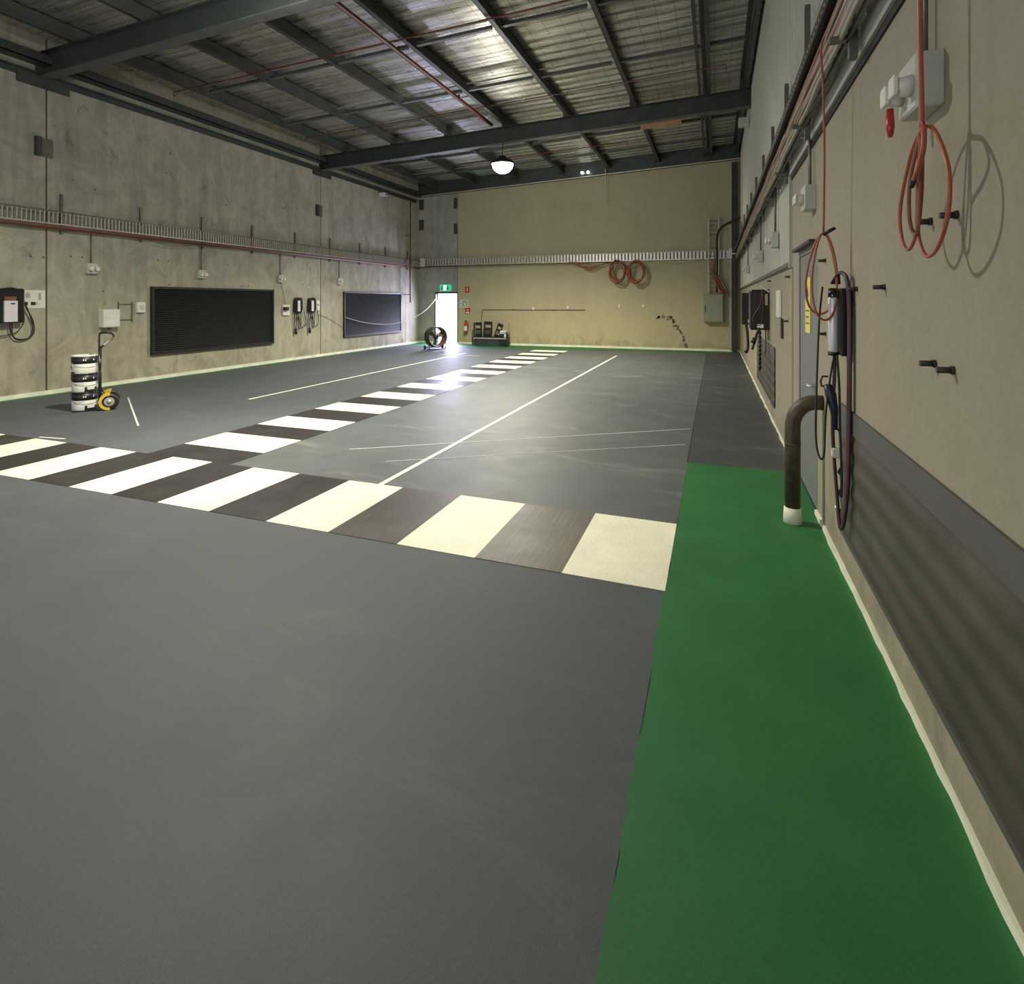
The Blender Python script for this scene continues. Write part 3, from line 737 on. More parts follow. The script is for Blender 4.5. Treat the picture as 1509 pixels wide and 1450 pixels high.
cable('thin dark cable crossing the concrete from the small charger towards the smaller louvre', [(XL + .02, 13.85, 1.30), (XL + .015, 14.4, 1.15), (XL + .015, 15.05, .85)], .005, 'galv_dk', 'thin_lead')
cable('thin wire sagging under the left wall ladder above the large louvre', [(XL + .12, 8.3, 3.02), (XL + .12, 8.9, 2.93), (XL + .12, 9.7, 3.0), (XL + .12, 10.3, 2.98)], .008, 'galv_dk', 'thin_lead')
# wall camera, red riser
t = thing('security_camera', 'small white camera fixed high on the left wall near the back', 'camera', (XL + .002, 17.2, 5.5), LW)
MB().box(-.04, .04, -.10, 0, .12, .18).build('mount', 'galv_dk', t)
MB().rbox(-.09, .09, -.28, -.04, 0, .12, .02).build('housing', 'white', t)
MB().lathe([(0, -.29), (.035, -.288), (.035, -.281), (0, -.281)], (0, 0, .06), 'y', 16).build('lens', 'black', t)
t = thing('pipe_riser', 'narrow dull red pipe running down the left wall near the back corner', 'pipe', (XL + .26, 18.93, 1.65))
MB().tube([(0, 0, 0), (0, 0, 4.0)], .028, 10).build('pipe', 'red_dull', t)
MB().tube([(0, 0, 1.0), (0, 0, 1.8)], .04, 10).build('sleeve', 'red_dull', t)
for q in (.3, 2.6): MB().box(-.256, -.02, -.015, .015, q, q + .03).build('clip', 'galv_dk', t)
# bolt holes in the concrete
holes = [(6.96, 2.55), (7.16, 2.55), (7.55, 1.9), (6.3, 2.5), (6.5, 2.5), (8.7, 2.6), (8.95, 2.6), (8.97, 2.08), (10.55, 2.62), (10.75, 2.62), (11.0, 2.1), (11.2, 2.1), (13.2, 2.65), (13.4, 2.65), (13.25, 2.2), (13.5, 2.2), (15.3, 2.65), (15.5, 2.65), (7.0, 4.0), (7.4, 3.9), (8.9, 4.55), (9.0, 5.0), (13.0, 4.4), (10.5, 4.1)]
for y, z in holes:
    o = MB().lathe([(0, -.003), (.016, -.003), (.022, -.0005), (0, -.0005)], (0, 0, 0), 'y', 12).build('bolt_hole', 'galv_dk')
    o.location = (XL, y, z); o.rotation_euler = (0, 0, LW)
    tag(o, 'small dark plugged bolt hole in the left concrete wall', 'hole', 'bolt holes in the left concrete wall')

# ------------------------------------------------------------------ BACK WALL FITTINGS
t = thing('exit_sign', 'green and white lit exit sign above the bright doorway', 'sign', (-10.24, YB - .002, 2.12))
MB().rbox(-.24, .24, -.08, 0, 0, .25, .015).build('housing', 'exit_green', t)
MB().box(-.06, .06, -.084, -.08, .02, .23).build('door_symbol', 'exit_white', t)
for s in (-1, 1):
    MB().lathe([(0, -.086), (.02, -.086), (.02, -.08), (0, -.08)], (s * .13, 0, .185), 'y', 12).prism([(s * .13 - .035, .16), (s * .13 + .03, .15), (s * .13 + .012, .09), (s * .13 + .05, .04), (s * .13 + .02, .03), (s * .13 - .01, .08), (s * .13 - .05, .04), (s * .13 - .06, .06), (s * .13 - .025, .11)], -.086, -.08).build('figure_symbol', 'tub', t)
t = thing('fire_sign', 'small red sign with a white mark high on the back wall right of the doorway', 'sign', (-9.29, YB - .002, 2.04))
MB().box(-.09, .09, -.006, 0, 0, .24).build('plate', 'red', t)
MB().box(-.02, .02, -.009, -.006, .05, .20).prism([(-.02, .05), (.0, .03), (.02, .05)], -.009, -.006).build('flame_mark', 'white', t)
t = thing('wall_notice', 'white framed notice on the back wall right of the doorway', 'notice', (-9.45, YB - .002, 1.46))
MB().box(-.20, .20, -.01, 0, 0, .30).build('frame', 'white', t)
MB().box(-.17, .17, -.013, -.01, .03, .27).build('sheet', 'tub_rim', t)
MB().box(-.14, -.06, -.015, -.013, .06, .13).box(-.14, -.05, -.015, -.013, .17, .24).box(.05, .10, -.015, -.013, .05, .18).build('print', 'white', t)
t = thing('extinguisher_sign', 'red and white extinguisher sign directly above the fire extinguisher', 'sign', (-9.27, YB - .002, 1.19))
MB().box(-.11, .11, -.006, 0, 0, .24).build('plate', 'red', t)
MB().prism([(-.09, .02), (-.03, .02), (0, .07), (.03, .02), (.09, .02), (.06, .10), (-.06, .10)], -.009, -.006).build('lower_mark', 'white', t)
MB().prism([(-.07, .14), (0, .21), (.07, .14), (.05, .13), (0, .17), (-.05, .13)], -.009, -.006).build('chevron_mark', 'white', t)
t = thing('fire_extinguisher', 'red fire extinguisher hung on the back wall right of the doorway', 'extinguisher', (-9.31, YB - .09, .42))
MB().lathe([(0, 0), (.06, .0), (.078, .02), (.078, .36), (.065, .41), (.03, .44), (.02, .46), (0, .46)], seg=24).build('cylinder', 'red', t)
MB().sector((0, 0, 0), .0785, 200, 340, .12, .30).build('label_sheet', 'white', t)
MB().box(-.02, .02, -.02, .02, .46, .50).box(-.02, .02, -.08, .03, .50, .52).build('valve', 'black', t)
loop([(.02, 0, .48), (.09, 0, .42), (.10, 0, .25), (.09, 0, .12)], .01).build('hose', 'rubber', t)
MB().box(-.02, .02, .079, .085, .1, .4).build('wall_hook', 'galv_dk', t)

# long thin conduit and little white plugs
t = thing('conduit_run', 'thin dark conduit running level along the middle of the back wall', 'conduit', (-8.63, YB - .02, 1.365))
MB().tube([(-.05, 0, -.42), (0, 0, -.02), (.01, 0, 0), (4.1, 0, .01)], .012, 8).build('conduit', 'brown_post', t)
for q in (1.3, 2.9): MB().box(q - .05, q + .05, -.015, .015, -.01, .025).build('clip', 'brown_post', t)
for x, z in ((-6.52, 1.42), (-5.17, 1.47), (-3.26, 1.53), (-2.42, 1.53)):
    o = MB().rbox(-.035, .035, -.03, 0, -.05, .05, .01).build('wall_plug', 'white'); o.location = (x, YB - .001, z)
    tag(o, 'tiny white capped fitting on the tan back wall', 'wall fitting', 'white fittings along the back wall')
# scuff marks
rnd = random.Random(4)
m = MB()
pathp = [(-1.95, 1.13), (-1.8, 1.19), (-1.62, 1.11), (-1.46, 1.12), (-1.38, .95), (-1.28, .78), (-1.15, .60), (-1.06, .42), (-.99, .2), (-.97, .06)]
sp = smoothpts([(a, 0, b) for a, b in pathp], 5)
for p in sp:
    w, h = rnd.uniform(.025, .06), rnd.uniform(.03, .07); p = p + Vector((rnd.uniform(-.05, .05), 0, rnd.uniform(-.05, .05)))
    poly = [(p.x + w * math.cos(a) * rnd.uniform(.5, 1.2), p.z + h * math.sin(a) * rnd.uniform(.5, 1.2)) for a in [q * PI / 3 for q in range(6)]]
    m.prism(poly, YB - .003, YB - .0005)
tag(m.build('scuff_mark', 'scuff'), 'dark diagonal scuff mark low on the right half of the back wall', 'stain', kind='stuff')

# switchbox + riser cables
t = thing('switchbox', 'grey metal switchbox on the right end of the back wall', 'switchbox', (-.085, YB - .002, 1.0))
MB().rbox(-.31, .31, -.24, 0, 0, .93, .01).build('cabinet', 'grey_box', t)
MB().box(-.285, .285, -.25, -.24, .03, .90).build('door', 'grey_box', t)
MB().rbox(-.26, -.235, -.262, -.25, .34, .56, .004).build('handle', 'black', t)
MB().box(-.33, .33, -.26, 0.0, .93, .945).build('top_lip', 'grey_box', t)
for k, (a, mt) in enumerate(((0, 'orange_dk'), (.03, 'orange_dk'), (.06, 'red_dull'), (-.02, 'orange_dk'), (.10, 'beige_cable'))):
    rr = random.Random(k + 20)
    cable('orange cable hanging from the ladder down to the grey switchbox' if mt != 'beige_cable' else 'pale cable hanging down to the grey switchbox', [(-.02 + a * .3, YB - .17, 3.15), (-.10 + a, YB - .18, 2.75), (-.02 + a * 1.5, YB - .2, 2.45), (.12 + a * 1.6, YB - .22 - .02 * k, 2.15), (.28 + a, YB - .2, 2.02 - .03 * k), (.05 + a, YB - .19, 1.96)], .02, mt, 'riser_cable', 'cables dropping to the grey switchbox' if mt != 'beige_cable' else None)
cable('thick black hose curving from the switchbox riser across to the right wall', [(.03, YB - .17, 2.0), (.03, YB - .17, 3.2), (.03, YB - .17, 3.8), (.12, YB - .17, 4.12), (.35, YB - .2, 4.3), (.60, YB - .25, 4.40), (.745, YB - .3, 4.48)], .035, 'black', 'hose', seg=10)
t = thing('steel_post', 'brown steel post standing in the right back corner', 'post', (.58, YB - .09, 0))
MB().box(-.075, .075, -.08, .08, 0.005, 6.35).build('post', 'brown_post', t)
MB().box(-.17, -.085, 0, .06, .076, 6.3).build('side_strip', 'flash', t)
# orange coils
def ring_pts(c, rx, rz, tilt=0, axis='x', n=24, ph=0):
    out = []
    for k in range(n):
        a = 2 * PI * k / n + ph; u, w = rx * math.cos(a), rz * math.sin(a)
        if axis == 'x': out.append((c[0] + u, c[1] + tilt * w, c[2] + w))
        else: out.append((c[0] + tilt * w, c[1] + u, c[2] + w))
    return out
def coil_back(x, label, sd):
    rr = random.Random(sd); t = thing('cable_coil', label, 'cable coil', (x, YB - .2, 2.75))
    for k in range(8):
        m = MB().tube(ring_pts((rr.uniform(-.05, .05), -.04 - .022 * k, rr.uniform(-.06, .06)), .27 + rr.uniform(-.05, .05), .35 + rr.uniform(-.04, .05), .05), .016, 7, True)
        m.build('cable_turn', 'orange' if k % 3 else 'orange_dk', t)
    m = MB().tube(ring_pts((.0, -.1, .36), .05, .06), .012, 7, True); m.build('tie', 'black', t)
coil_back(-3.28, 'left orange cable coil hung from the back wall ladder', 2)
coil_back(-2.62, 'right orange cable coil hung from the back wall ladder', 9)
for k in range(4):
    cable('orange cable sagging below the back wall ladder left of the coils', [(-5.1 + .1 * k, YB - .14 - .02 * k, 3.16), (-4.7, YB - .15 - .02 * k, 3.0 + .02 * k), (-4.3, YB - .15 - .02 * k, 2.98 - .05 * k), (-3.9, YB - .15 - .02 * k, 3.02), (-3.4, YB - .15 - .02 * k, 3.12)], .015, 'orange_dk' if k % 2 else 'orange', 'sagging_cable', 'orange cables sagging left of the coils')
cable('thin white cable sagging under the back wall ladder near the right end', [(-1.9, YB - .13, 3.13), (-1.3, YB - .13, 3.04), (-.7, YB - .13, 3.12), (-.4, YB - .13, 3.15)], .012, 'white_cable', 'thin_lead')
cable('thin white cord hanging from the roof in front of the back wall', [(-3.72, YB - .3, 6.45), (-3.72, YB - .3, 5.8), (-3.72, YB - .3, 5.2)], .014, 'white_cable', 'pull_cord')
t = thing('emergency_light', 'twin spot emergency light high on the back wall', 'light', (-4.47, YB - .03, 6.36))
MB().rbox(-.10, .10, -.15, -.13, -.03, .05, .01).box(-.03, .03, -.14, .02, 0, .04).build('body', 'galv_dk', t)
for s in (-1, 1): MB().lathe([(0, -.24), (.045, -.235), (.05, -.20), (.03, -.151), (0, -.151)], (s * .11, 0, .03), 'y', 16).build('spot', 'bright_spot', t)

# rope from the louvre to the doorway
cable('white rope sagging from the smaller louvre to the top of the doorway', [(XL + .10, 15.12, 1.17), (XL + .12, 16.2, .96), (XL + .2, 17.6, .86), (XL + .4, 18.7, 1.02), (XL + .62, 19.5, 1.35), (-10.66, 20.03, 1.80)], .010, 'white_cable', 'rope')

# drum fan
t = thing('drum_fan', 'round drum fan on a small wheeled stand in front of the bright doorway', 'fan', (-9.32, 17.5, 0), math.radians(52))
MB().lathe([(.33, -.19), (.355, -.20), (.365, -.18), (.365, .18), (.355, .20), (.33, .19), (.33, -.19)], (0, 0, .44), 'y', 40).build('drum', 'brown_post', t)
MB().lathe([(.328, -.185), (.328, .185)], (0, 0, .44), 'y', 40).build('liner', 'red_dull', t)
m = MB()
for r in (.08, .16, .24, .31): m.tube(ring_pts((0, .12, .44), r, r, n=28), .004, 5, True)
for k in range(12):
    a = k * PI / 6; m.tube([(0.05 * math.cos(a), .12, .44 + .05 * math.sin(a)), (.328 * math.cos(a), .12, .44 + .328 * math.sin(a))], .0035, 5)
m.build('grille', 'black', t)
m = MB()
for k in range(3):
    a = k * 2 * PI / 3 + .4; ca, sa = math.cos(a), math.sin(a)
    p = lambda r, w, y: (r * ca - w * sa, y, .44 + r * sa + w * ca)
    m.add([p(.05, -.04, -.02), p(.05, .04, .02), p(.29, .09, .03), p(.29, -.09, -.03)], [(0, 1, 2, 3)])
m.build('blade', 'brown_post', t)
MB().lathe([(0, -.08), (.07, -.07), (.07, .08), (0, .09)], (0, 0, .44), 'y', 20).build('motor', 'black', t)
for s in (-1, 1): MB().tube([(s * .30, -.16, .015), (s * .33, -.14, .2), (s * .37, 0, .44)], .013, 8).build('stand_leg', 'black', t)
MB().tube([(-.30, -.16, .015), (.30, -.16, .015)], .013, 8).tube([(-.3, .16, .07), (.3, .16, .07)], .013, 8).tube([(-.3, .16, .07), (-.3, -.16, .015)], .013, 8).tube([(.3, .16, .07), (.3, -.16, .015)], .013, 8).build('stand_base', 'black', t)
for s in (-1, 1): MB().lathe([(0, -.02), (.07, -.02), (.07, .02), (0, .02)], (s * .34, .16, .07), 'x', 20).build('wheel', 'rubber', t)

# tub on the floor with chairs and boxes
tub = thing('plastic_tub', 'long dark grey tub with a pale rim on the floor by the back wall', 'tub', (-8.03, 19.62, 0.004))
vs = []; fs = []
o_ = [(-.62, -.22), (.62, -.22), (.62, .22), (-.62, .22)]; 
rings = [([(x * .93, y * .93) for x, y in o_], 0.0), (o_, .27), ([(x * 1.06, y * 1.1) for x, y in o_], .27), ([(x * 1.06, y * 1.1) for x, y in o_], .31), ([(x * .98, y * .96) for x, y in o_], .31), ([(x * .9, y * .88) for x, y in o_], .02)]
for rg, z in rings: vs += [(x, y, z) for x, y in rg]
for j in range(5):
    for k in range(4): fs.append((j * 4 + k, j * 4 + (k + 1) % 4, (j + 1) * 4 + (k + 1) % 4, (j + 1) * 4 + k))
fs += [(0, 1, 2, 3), (20, 21, 22, 23)]
MB().add(vs, fs).build('body', 'tub', tub)
MB().box(-.68, .68, -.262, -.245, .272, .315).build('rim', 'tub_rim', tub)
for x in (-.69, .69): MB().tube([(x, -.05, .0), (x, -.05, .3), (x * 1.01, 0, .88)], .012, 8).build('pole', 'galv_dk', tub)
def black_chair(label, x, tilt, y=19.62):
    t = thing('plastic_chair', label, 'chair', (x, y, .03)); t.rotation_euler = (0, tilt, 0)
    MB().box(-.17, -.12, .02, .06, .30, .86).box(.12, .17, .02, .06, .30, .86).box(-.12, .12, .02, .06, .74, .86).box(-.12, .12, .02, .06, .56, .63).box(-.12, .12, .02, .06, .30, .42).build('backrest', 'black', t)
    MB().rbox(-.17, .17, -.20, .06, .27, .31, .01).build('seat', 'black', t)
    for sx in (-1, 1):
        for yy in (-.18, .04): MB().bar((sx * .15, yy, 0), (sx * .14, yy, .28), .03, .03, (0, 1, 0)).build('leg', 'black', t)
    return t
black_chair('leftmost upright black plastic chair standing in the tub', -8.62, -.03)
black_chair('taller upright black plastic chair in the middle of the tub', -8.22, .02).scale = (1, 1, 1.04)
black_chair('black plastic chair leaning to the right in the tub', -8.0, .34, 19.70).scale = (.66, 1, 1)
t = thing('storage_box', 'black crate with a pale lid at the right end of the tub', 'crate', (-7.52, 19.54, .04))
MB().rbox(-.13, .18, -.16, .16, 0, .42, .02).build('body', 'black', t)
MB().rbox(-.11, .12, -.15, .15, .43, .50, .01).build('lid', 'tub_rim', t)
t = thing('paper_stack', 'white paper packet lying on the black crate in the tub', 'packet', (-7.52, 19.54, .545))
MB().box(-.10, .14, -.13, .13, 0, .05).build('sheets', 'white', t)
o = MB().lathe([(0, 0), (.035, 0), (.035, .12), (.012, .15), (.012, .17), (0, .17)], seg=16).build('bottle', 'white'); o.location = (-7.40, 19.36, .317)
tag(o, 'small white bottle standing at the right corner of the tub', 'bottle')

# ------------------------------------------------------------------ HAND TRUCK AND PAILS
PCX, PCY = -9.264, 5.825
for k, (txt) in enumerate(('bottom paint pail of the stack on the hand truck', 'middle paint pail of the stack on the hand truck', 'top paint pail of the stack, with a red diamond mark')):
    t = thing('paint_pail', txt, 'paint pail', (PCX, PCY, .016 + k * .283), 0, 'stacked paint pails')
    MB().lathe([(0, 0), (.158, 0), (.160, .01), (.164, .262), (0, .262)], seg=36).build('bucket', 'white', t)
    MB().lathe([(.164, .155), (.1665, .157), (.1675, .268), (.164, .268)], seg=36).build('band', 'black', t)
    MB().lathe([(0, .276), (.15, .276), (.158, .283), (.170, .281), (.171, .262), (.164, .260)], seg=36).build('lid', 'white' if k == 2 else 'black_gloss', t)
    if k < 2:
        MB().sector((0, 0, 0), .1635, -32, 56, .0, .035).build('dark_label', 'black', t)
        MB().sector((0, 0, 0), .1637, -31, -20, .035, .075).build('dark_blot', 'navy', t)
        MB().sector((0, 0, 0), .1637, 18, 40, .035, .07).build('dark_blot', 'navy', t)
        MB().sector((0, 0, 0), .1637, -122, -33, .125, .154).build('pale_label', 'white', t)
    else:
        MB().sector((0, 0, 0), .1635, -118, -80, .0, .03).build('dark_label', 'black', t)
        d = MB(); a0 = math.radians(-112)
        for rr_, hh in ((.166, .03),):
            c = Vector((rr_ * math.cos(a0), rr_ * math.sin(a0), .10)); tx = Vector((-math.sin(a0), math.cos(a0), 0)); n_ = Vector((math.cos(a0), math.sin(a0), 0)) * .002
            q = [c + tx * hh, c + Vector((0, 0, hh * 1.1)), c - tx * hh, c - Vector((0, 0, hh * 1.1))]
            d.add([p for p in q] + [p + n_ for p in q], [(0, 1, 2, 3), (4, 5, 6, 7), (0, 1, 5, 4), (1, 2, 6, 5), (2, 3, 7, 6), (3, 0, 4, 7)])
        d.build('hazard_diamond', 'red', t)
    for a in (-36, -27, 10): MB().sector((0, 0, 0), .168, a - 3, a + 3, .20, .225).build('white_mark', 'white', t)
    MB().tube(smoothpts([(.168 * math.cos(math.radians(q)), .168 * math.sin(math.radians(q)), .20 - .10 * math.sin(math.radians((q + 125) / 1.25 * 1.0)) if -125 <= q <= 100 else .2) for q in range(-125, 80, 25)], 3), .0025, 6).build('wire_handle', 'galv', t)
t = thing('hand_truck', 'black upright hand truck with yellow wheel guards carrying the paint pails', 'hand truck', (-9.15, 5.98, 0), math.radians(54))
for y in (-.13, .17): MB().tube([(0, y, .06), (0, y, .98)], .016, 10).build('upright_rail', 'black_gloss', t)
MB().tube(smoothpts([(0, -.13, .98), (0, -.13, 1.17), (.03, -.13, 1.205), (.14, -.13, 1.20), (.17, -.05, 1.17), (.17, .10, 1.12), (.13, .17, 1.07), (.03, .17, .98), (0, .17, .93)], 5), .015, 10).build('handle', 'black_gloss', t)
MB().tube(smoothpts([(.165, .02, 1.145), (.168, .10, 1.12), (.13, .17, 1.07), (.04, .17, .99)], 4), .0165, 10).build('grip', 'galv', t)
for z in (.20, .50, .80): MB().tube([(0, -.13, z), (0, .17, z)], .012, 8).build('crossbar', 'black_gloss', t)
MB().box(-.34, .02, -.16, .20, .004, .014).build('toe_plate', 'black', t)
MB().tube([(.11, -.22, .13), (.11, .26, .13)], .010, 8).tube([(0, -.13, .3), (.11, -.13, .13), (0, -.13, .06)], .009, 8).tube([(0, .17, .3), (.11, .17, .13), (0, .17, .06)], .009, 8).build('axle', 'black', t)
for y in (-.21, .25):
    w = MB().lathe([(.07, -.035), (.10, -.042), (.122, -.03), (.128, 0), (.122, .03), (.10, .042), (.07, .035), (.07, -.035)], (.13, y, .132), 'y', 32).build('wheel', 'rubber', t)
    MB().lathe([(0, -.045), (.02, -.045), (.025, -.03), (.05, -.02), (.069, -.034), (.069, .034), (.05, .02), (0, .03)], (.13, y, .132), 'y', 24).build('hub', 'galv_wall', w)
    g = MB(); n = 14
    vs = []; fs = []
    for i in range(n + 1):
        a = math.radians(85 + 190 * i / n)
        for r, dy in ((.095, -.05), (.137, -.05), (.137, .05)): vs.append((.13 + r * math.cos(a), y + dy, .137 + r * math.sin(a) * (.97)))
    for i in range(n): fs += [(3 * i, 3 * i + 1, 3 * i + 4, 3 * i + 3), (3 * i + 1, 3 * i + 2, 3 * i + 5, 3 * i + 4)]
    g.add(vs, fs).build('wheel_guard', 'yellow_guard', t)

# ------------------------------------------------------------------ RIGHT WALL FITTINGS
# local x runs toward the viewer (-Y), local -y into the room
outlet('large white socket box with conduit, nearest the viewer on the right wall', RW, (XR - .002, 2.47, 2.50), .62)
outlet('white socket box with conduit above the side door', RW, (XR - .002, 5.15, 2.55), .45)
outlet('white socket box nearest the viewer on the ribbed cladding', RW, (XR - .002, 8.0, 2.50), .6)
outlet('white socket box further along the ribbed cladding', RW, (XR - .002, 10.5, 2.48), .6)
outlet('farthest white socket box on the ribbed cladding', RW, (XR - .002, 14.6, 2.48), .6)
# red cable tag on near outlet
t = thing('cable_plug', 'dark red plug hanging from the nearest right wall socket box', 'plug', (XR - .12, 2.55, 2.352))
MB().tube([(0, 0, .10), (.0, 0, .03), (0, -.005, -.01)], [.012, .016, .008], 10).build('plug_body', 'red', t)

# near orange coil
def teardrop(top, bottom, w, dirv, bulge=.55, n=28):
    T, Bm = Vector(top), Vector(bottom); D = Vector(dirv).normalized(); out = []
    for k in range(n):
        a = 2 * PI * k / n; s_ = (1 - math.cos(a)) / 2
        c = T.lerp(Bm, s_); ww = w * math.sin(a) * (0.55 + .45 * s_)
        out.append(c + D * ww)
    return out
t = thing('cable_coil', 'orange cable loops hanging nearest the viewer below the right wall socket box', 'cable coil', (.65, 2.225, 2.285))
def rel(p): return [Vector(q) - Vector((.65, 2.225, 2.285)) for q in p]
MB().tube(smoothpts([(-.005, 0, .80), (-.005, .003, .4), (-.002, .0, .1), (0, 0, 0)], 4), .0085, 8).build('hanging_cable', 'orange', t)
MB().tube(rel(smoothpts([(.65, 2.22, 2.285), (.648, 2.33, 2.22), (.645, 2.44, 2.05), (.645, 2.42, 1.93), (.645, 2.34, 1.885), (.65, 2.27, 1.95), (.652, 2.235, 2.08), (.65, 2.225, 2.27)], 6)), .0065, 8).build('cable_turn', 'orange', t)
MB().tube(rel(smoothpts([(.65, 2.22, 2.285), (.652, 2.12, 2.245), (.655, 2.015, 2.10), (.655, 2.02, 1.96), (.655, 2.11, 1.865), (.65, 2.20, 1.855), (.648, 2.262, 1.95), (.65, 2.265, 2.10), (.65, 2.24, 2.27)], 6)), .0065, 8).build('cable_turn', 'orange', t)
MB().tube(rel(smoothpts([(.65, 2.24, 2.27), (.63, 2.275, 2.12), (.632, 2.29, 1.99), (.64, 2.265, 1.93), (.64, 2.225, 1.97), (.645, 2.22, 2.26)], 6)), .0065, 8).build('cable_turn', 'orange_dk', t)
MB().tube(rel(smoothpts([(.65, 2.22, 2.28), (.63, 2.14, 2.26), (.62, 2.11, 2.19), (.62, 2.15, 2.14), (.622, 2.21, 2.105)], 6)), .008, 8).build('cable_end', 'orange', t)
MB().tube(rel([(.622, 2.205, 2.108), (.623, 2.235, 2.09)]), .0095, 8).build('end_cap', 'black', t)
MB().tube(ring_pts((0, 0, .005), .014, .014, 0, 'y', 12), .006, 6, True).build('tie', 'red', t)
# second coil
cx_, cy_ = .62, 3.86
t = thing('cable_coil', 'orange cable loops hanging in front of the grey side door', 'cable coil', (cx_, cy_, 2.11))
MB().tube(smoothpts([(-.02, -.14, 1.16), (-.03, -.10, 1.08), (-.012, -.06, .9), (0, -.03, .5), (0, 0, 0)], 5), .007, 8).build('hanging_cable', 'orange', t)
v_ = (1, -.1, 0)
MB().tube([q - Vector((cx_, cy_, 2.11)) for q in teardrop((cx_, cy_, 2.12), (cx_ - .02, cy_, 1.62), .105, v_)], .0065, 8, True).build('cable_turn', 'orange', t)
MB().tube([q - Vector((cx_, cy_, 2.11)) for q in teardrop((cx_, cy_, 2.12), (cx_ + .0, cy_ - .05, 1.585), .09, (1, .25, 0))], .0065, 8, True).build('cable_turn', 'orange', t)
MB().tube([(0, 0, 0), (.03, -.02, .02), (.06, -.02, .035)], [.012, .012, .01], 8).build('end_cap', 'black', t)

# anchor bolts
bol = [(2.26, 1.99), (2.50, 2.0), (2.457, 1.47), (2.29, 1.465), (3.11, 1.768), (3.66, 1.77), (4.63, 2.0), (4.63, 1.46), (6.75, 1.968), (6.9, 1.477), (9.0, 2.0)]
for y, z in bol:
    o = MB().tube([(0, -.001, 0), (0, -.05, 0)], .011, 8).tube([(0, -.001, 0), (0, -.01, 0)], .016, 6).build('anchor_bolt', 'brown_post')
    o.location = (XR, y, z); o.rotation_euler = (0, 0, RW)
    tag(o, 'short steel anchor bolt sticking out of the right wall', 'bolt', 'anchor bolts on the right wall')

# near charger on the right wall
t = thing('wall_charger', 'silver fronted black wall charger with long plum cables, nearest the viewer on the right wall', 'charger', (XR - .002, 3.83, 1.37), RW)
MB().rbox(-.14, .05, -.062, 0, 0, .41, .02).build('housing', 'black_gloss', t)
MB().lathe([(0, .02), (.026, .02), (.029, .03), (.029, .345), (.026, .355), (0, .355)], (-.03, -.085, 0), 'z', 28).build('front_tube', 'silver', t)
MB().lathe([(0, .355), (.029, .355), (.030, .36), (.026, .41), (0, .412)], (-.03, -.085, 0), 'z', 28).build('top_cap', 'black_gloss', t)
MB().lathe([(0, 0), (.029, 0), (.030, .018), (0, .02)], (-.03, -.085, 0), 'z', 28).build('bottom_cap', 'black', t)
MB().box(-.04, -.02, -.119, -.114, .29, .315).build('indicator', 'white', t)
for k, (mt, dx, dep) in enumerate((('purple', .08, .0), ('navy', .10, .015), ('purple', .115, -.01), ('rubber', .07, .03))):
    loop([(-.06, -.06 - dep, .44), (0, -.06, .50), (dx * .7, -.035, .47), (dx, -.025, .3), (dx, -.025, -.2), (dx * .9, -.03, -.7), (dx * .6, -.045, -.97), (dx * .3, -.06, -1.02), (-.0, -.07, -.85), (-.02, -.09, -.45), (-.02, -.08, -.1), (-.03, -.08, .0)], .010 if mt != 'rubber' else .008).build('cable_loop', mt, t)
loop([(-.05, -.14, .42), (-.04, -.16, .2), (-.03, -.175, -.2), (-.03, -.18, -.5), (0, -.165, -.62), (.0, -.14, -.6), (-.0, -.13, -.35), (-.01, -.10, -.1), (-.02, -.08, 0)], .006).build('thin_cable', 'rubber', t)
loop([(0, -.07, 0), (.01, -.06, -.2), (0, -.055, -.45), (.02, -.05, -.7), (.01, -.05, -.85)], .007).build('thin_cable', 'rubber', t)
MB().tube([(-.02, -.12, -.18), (-.02, -.10, -.24), (-.015, -.085, -.32), (-.015, -.075, -.45)], [.022, .032, .024, .012], 12).build('connector', 'navy', t)
MB().tube([(-.02, -.12, -.19), (-.02, -.15, -.19), (-.02, -.155, -.16), (-.02, -.145, -.13), (-.02, -.115, -.13)], .006, 8).build('connector_latch', 'black', t)
MB().rbox(-.05, .01, -.095, -.05, -.62, -.56, .01).build('cable_clip', 'white', t)
MB().lathe([(0, 0), (.012, 0), (.012, .02), (0, .02)], (.0, -.07, -.93), 'z', 12).build('cable_tag', 'silver', t)

# sets of far chargers
def far_charger(label, y, z, w, dep, h):
    t = thing('wall_charger', label, 'charger', (XR - .002, y, z), RW)
    MB().rbox(-w, 0, -dep, 0, 0, h, .02).build('housing', 'black_gloss', t)
    return t
t = far_charger('black boxed wall charger with silver bracket and coiled lead, farther along the right wall', 9.25, 1.26, .5, .26, .62)
MB().bar((.006, -.12, .67), (.0, -.0, .58), .02, .02).bar((.006, -.12, .67), (-.05, -.12, .67), .02, .02).build('bracket', 'silver', t)
MB().box(.001, .01, -.06, -.02, .38, .55).build('side_label', 'tub_rim', t)
loop([(.012, -.10, .60), (.02, -.12, .4), (.02, -.22, .2), (.02, -.20, .10), (.02, -.12, .08), (.02, -.09, .25), (.02, -.09, .6)], .012).build('cable_loop', 'purple', t)
MB().rbox(.005, .03, -.17, -.08, .03, .09, .01).build('cable_clip', 'white', t)
m = MB().tube(smoothpts([(.02, -.14, .04), (.02, -.18, -.08), (.02, -.21, -.2), (.02, -.24, -.3)], 4), .018, 8); m.build('cable_tail', 'black', t)
MB().tube([(.02, -.20, -.12), (.02, -.23, -.2)], [.03, .04], 10).build('plug', 'black', t)
m = MB()
for k in range(9): m.tube([(.02, -.13, -.02 - k * .065), (.02, -.13, -.06 - k * .065)], .022, 8)
m.tube([(.02, -.13, 0), (.02, -.13, -.62)], .012, 8); m.build('chain_lead', 'black', t)
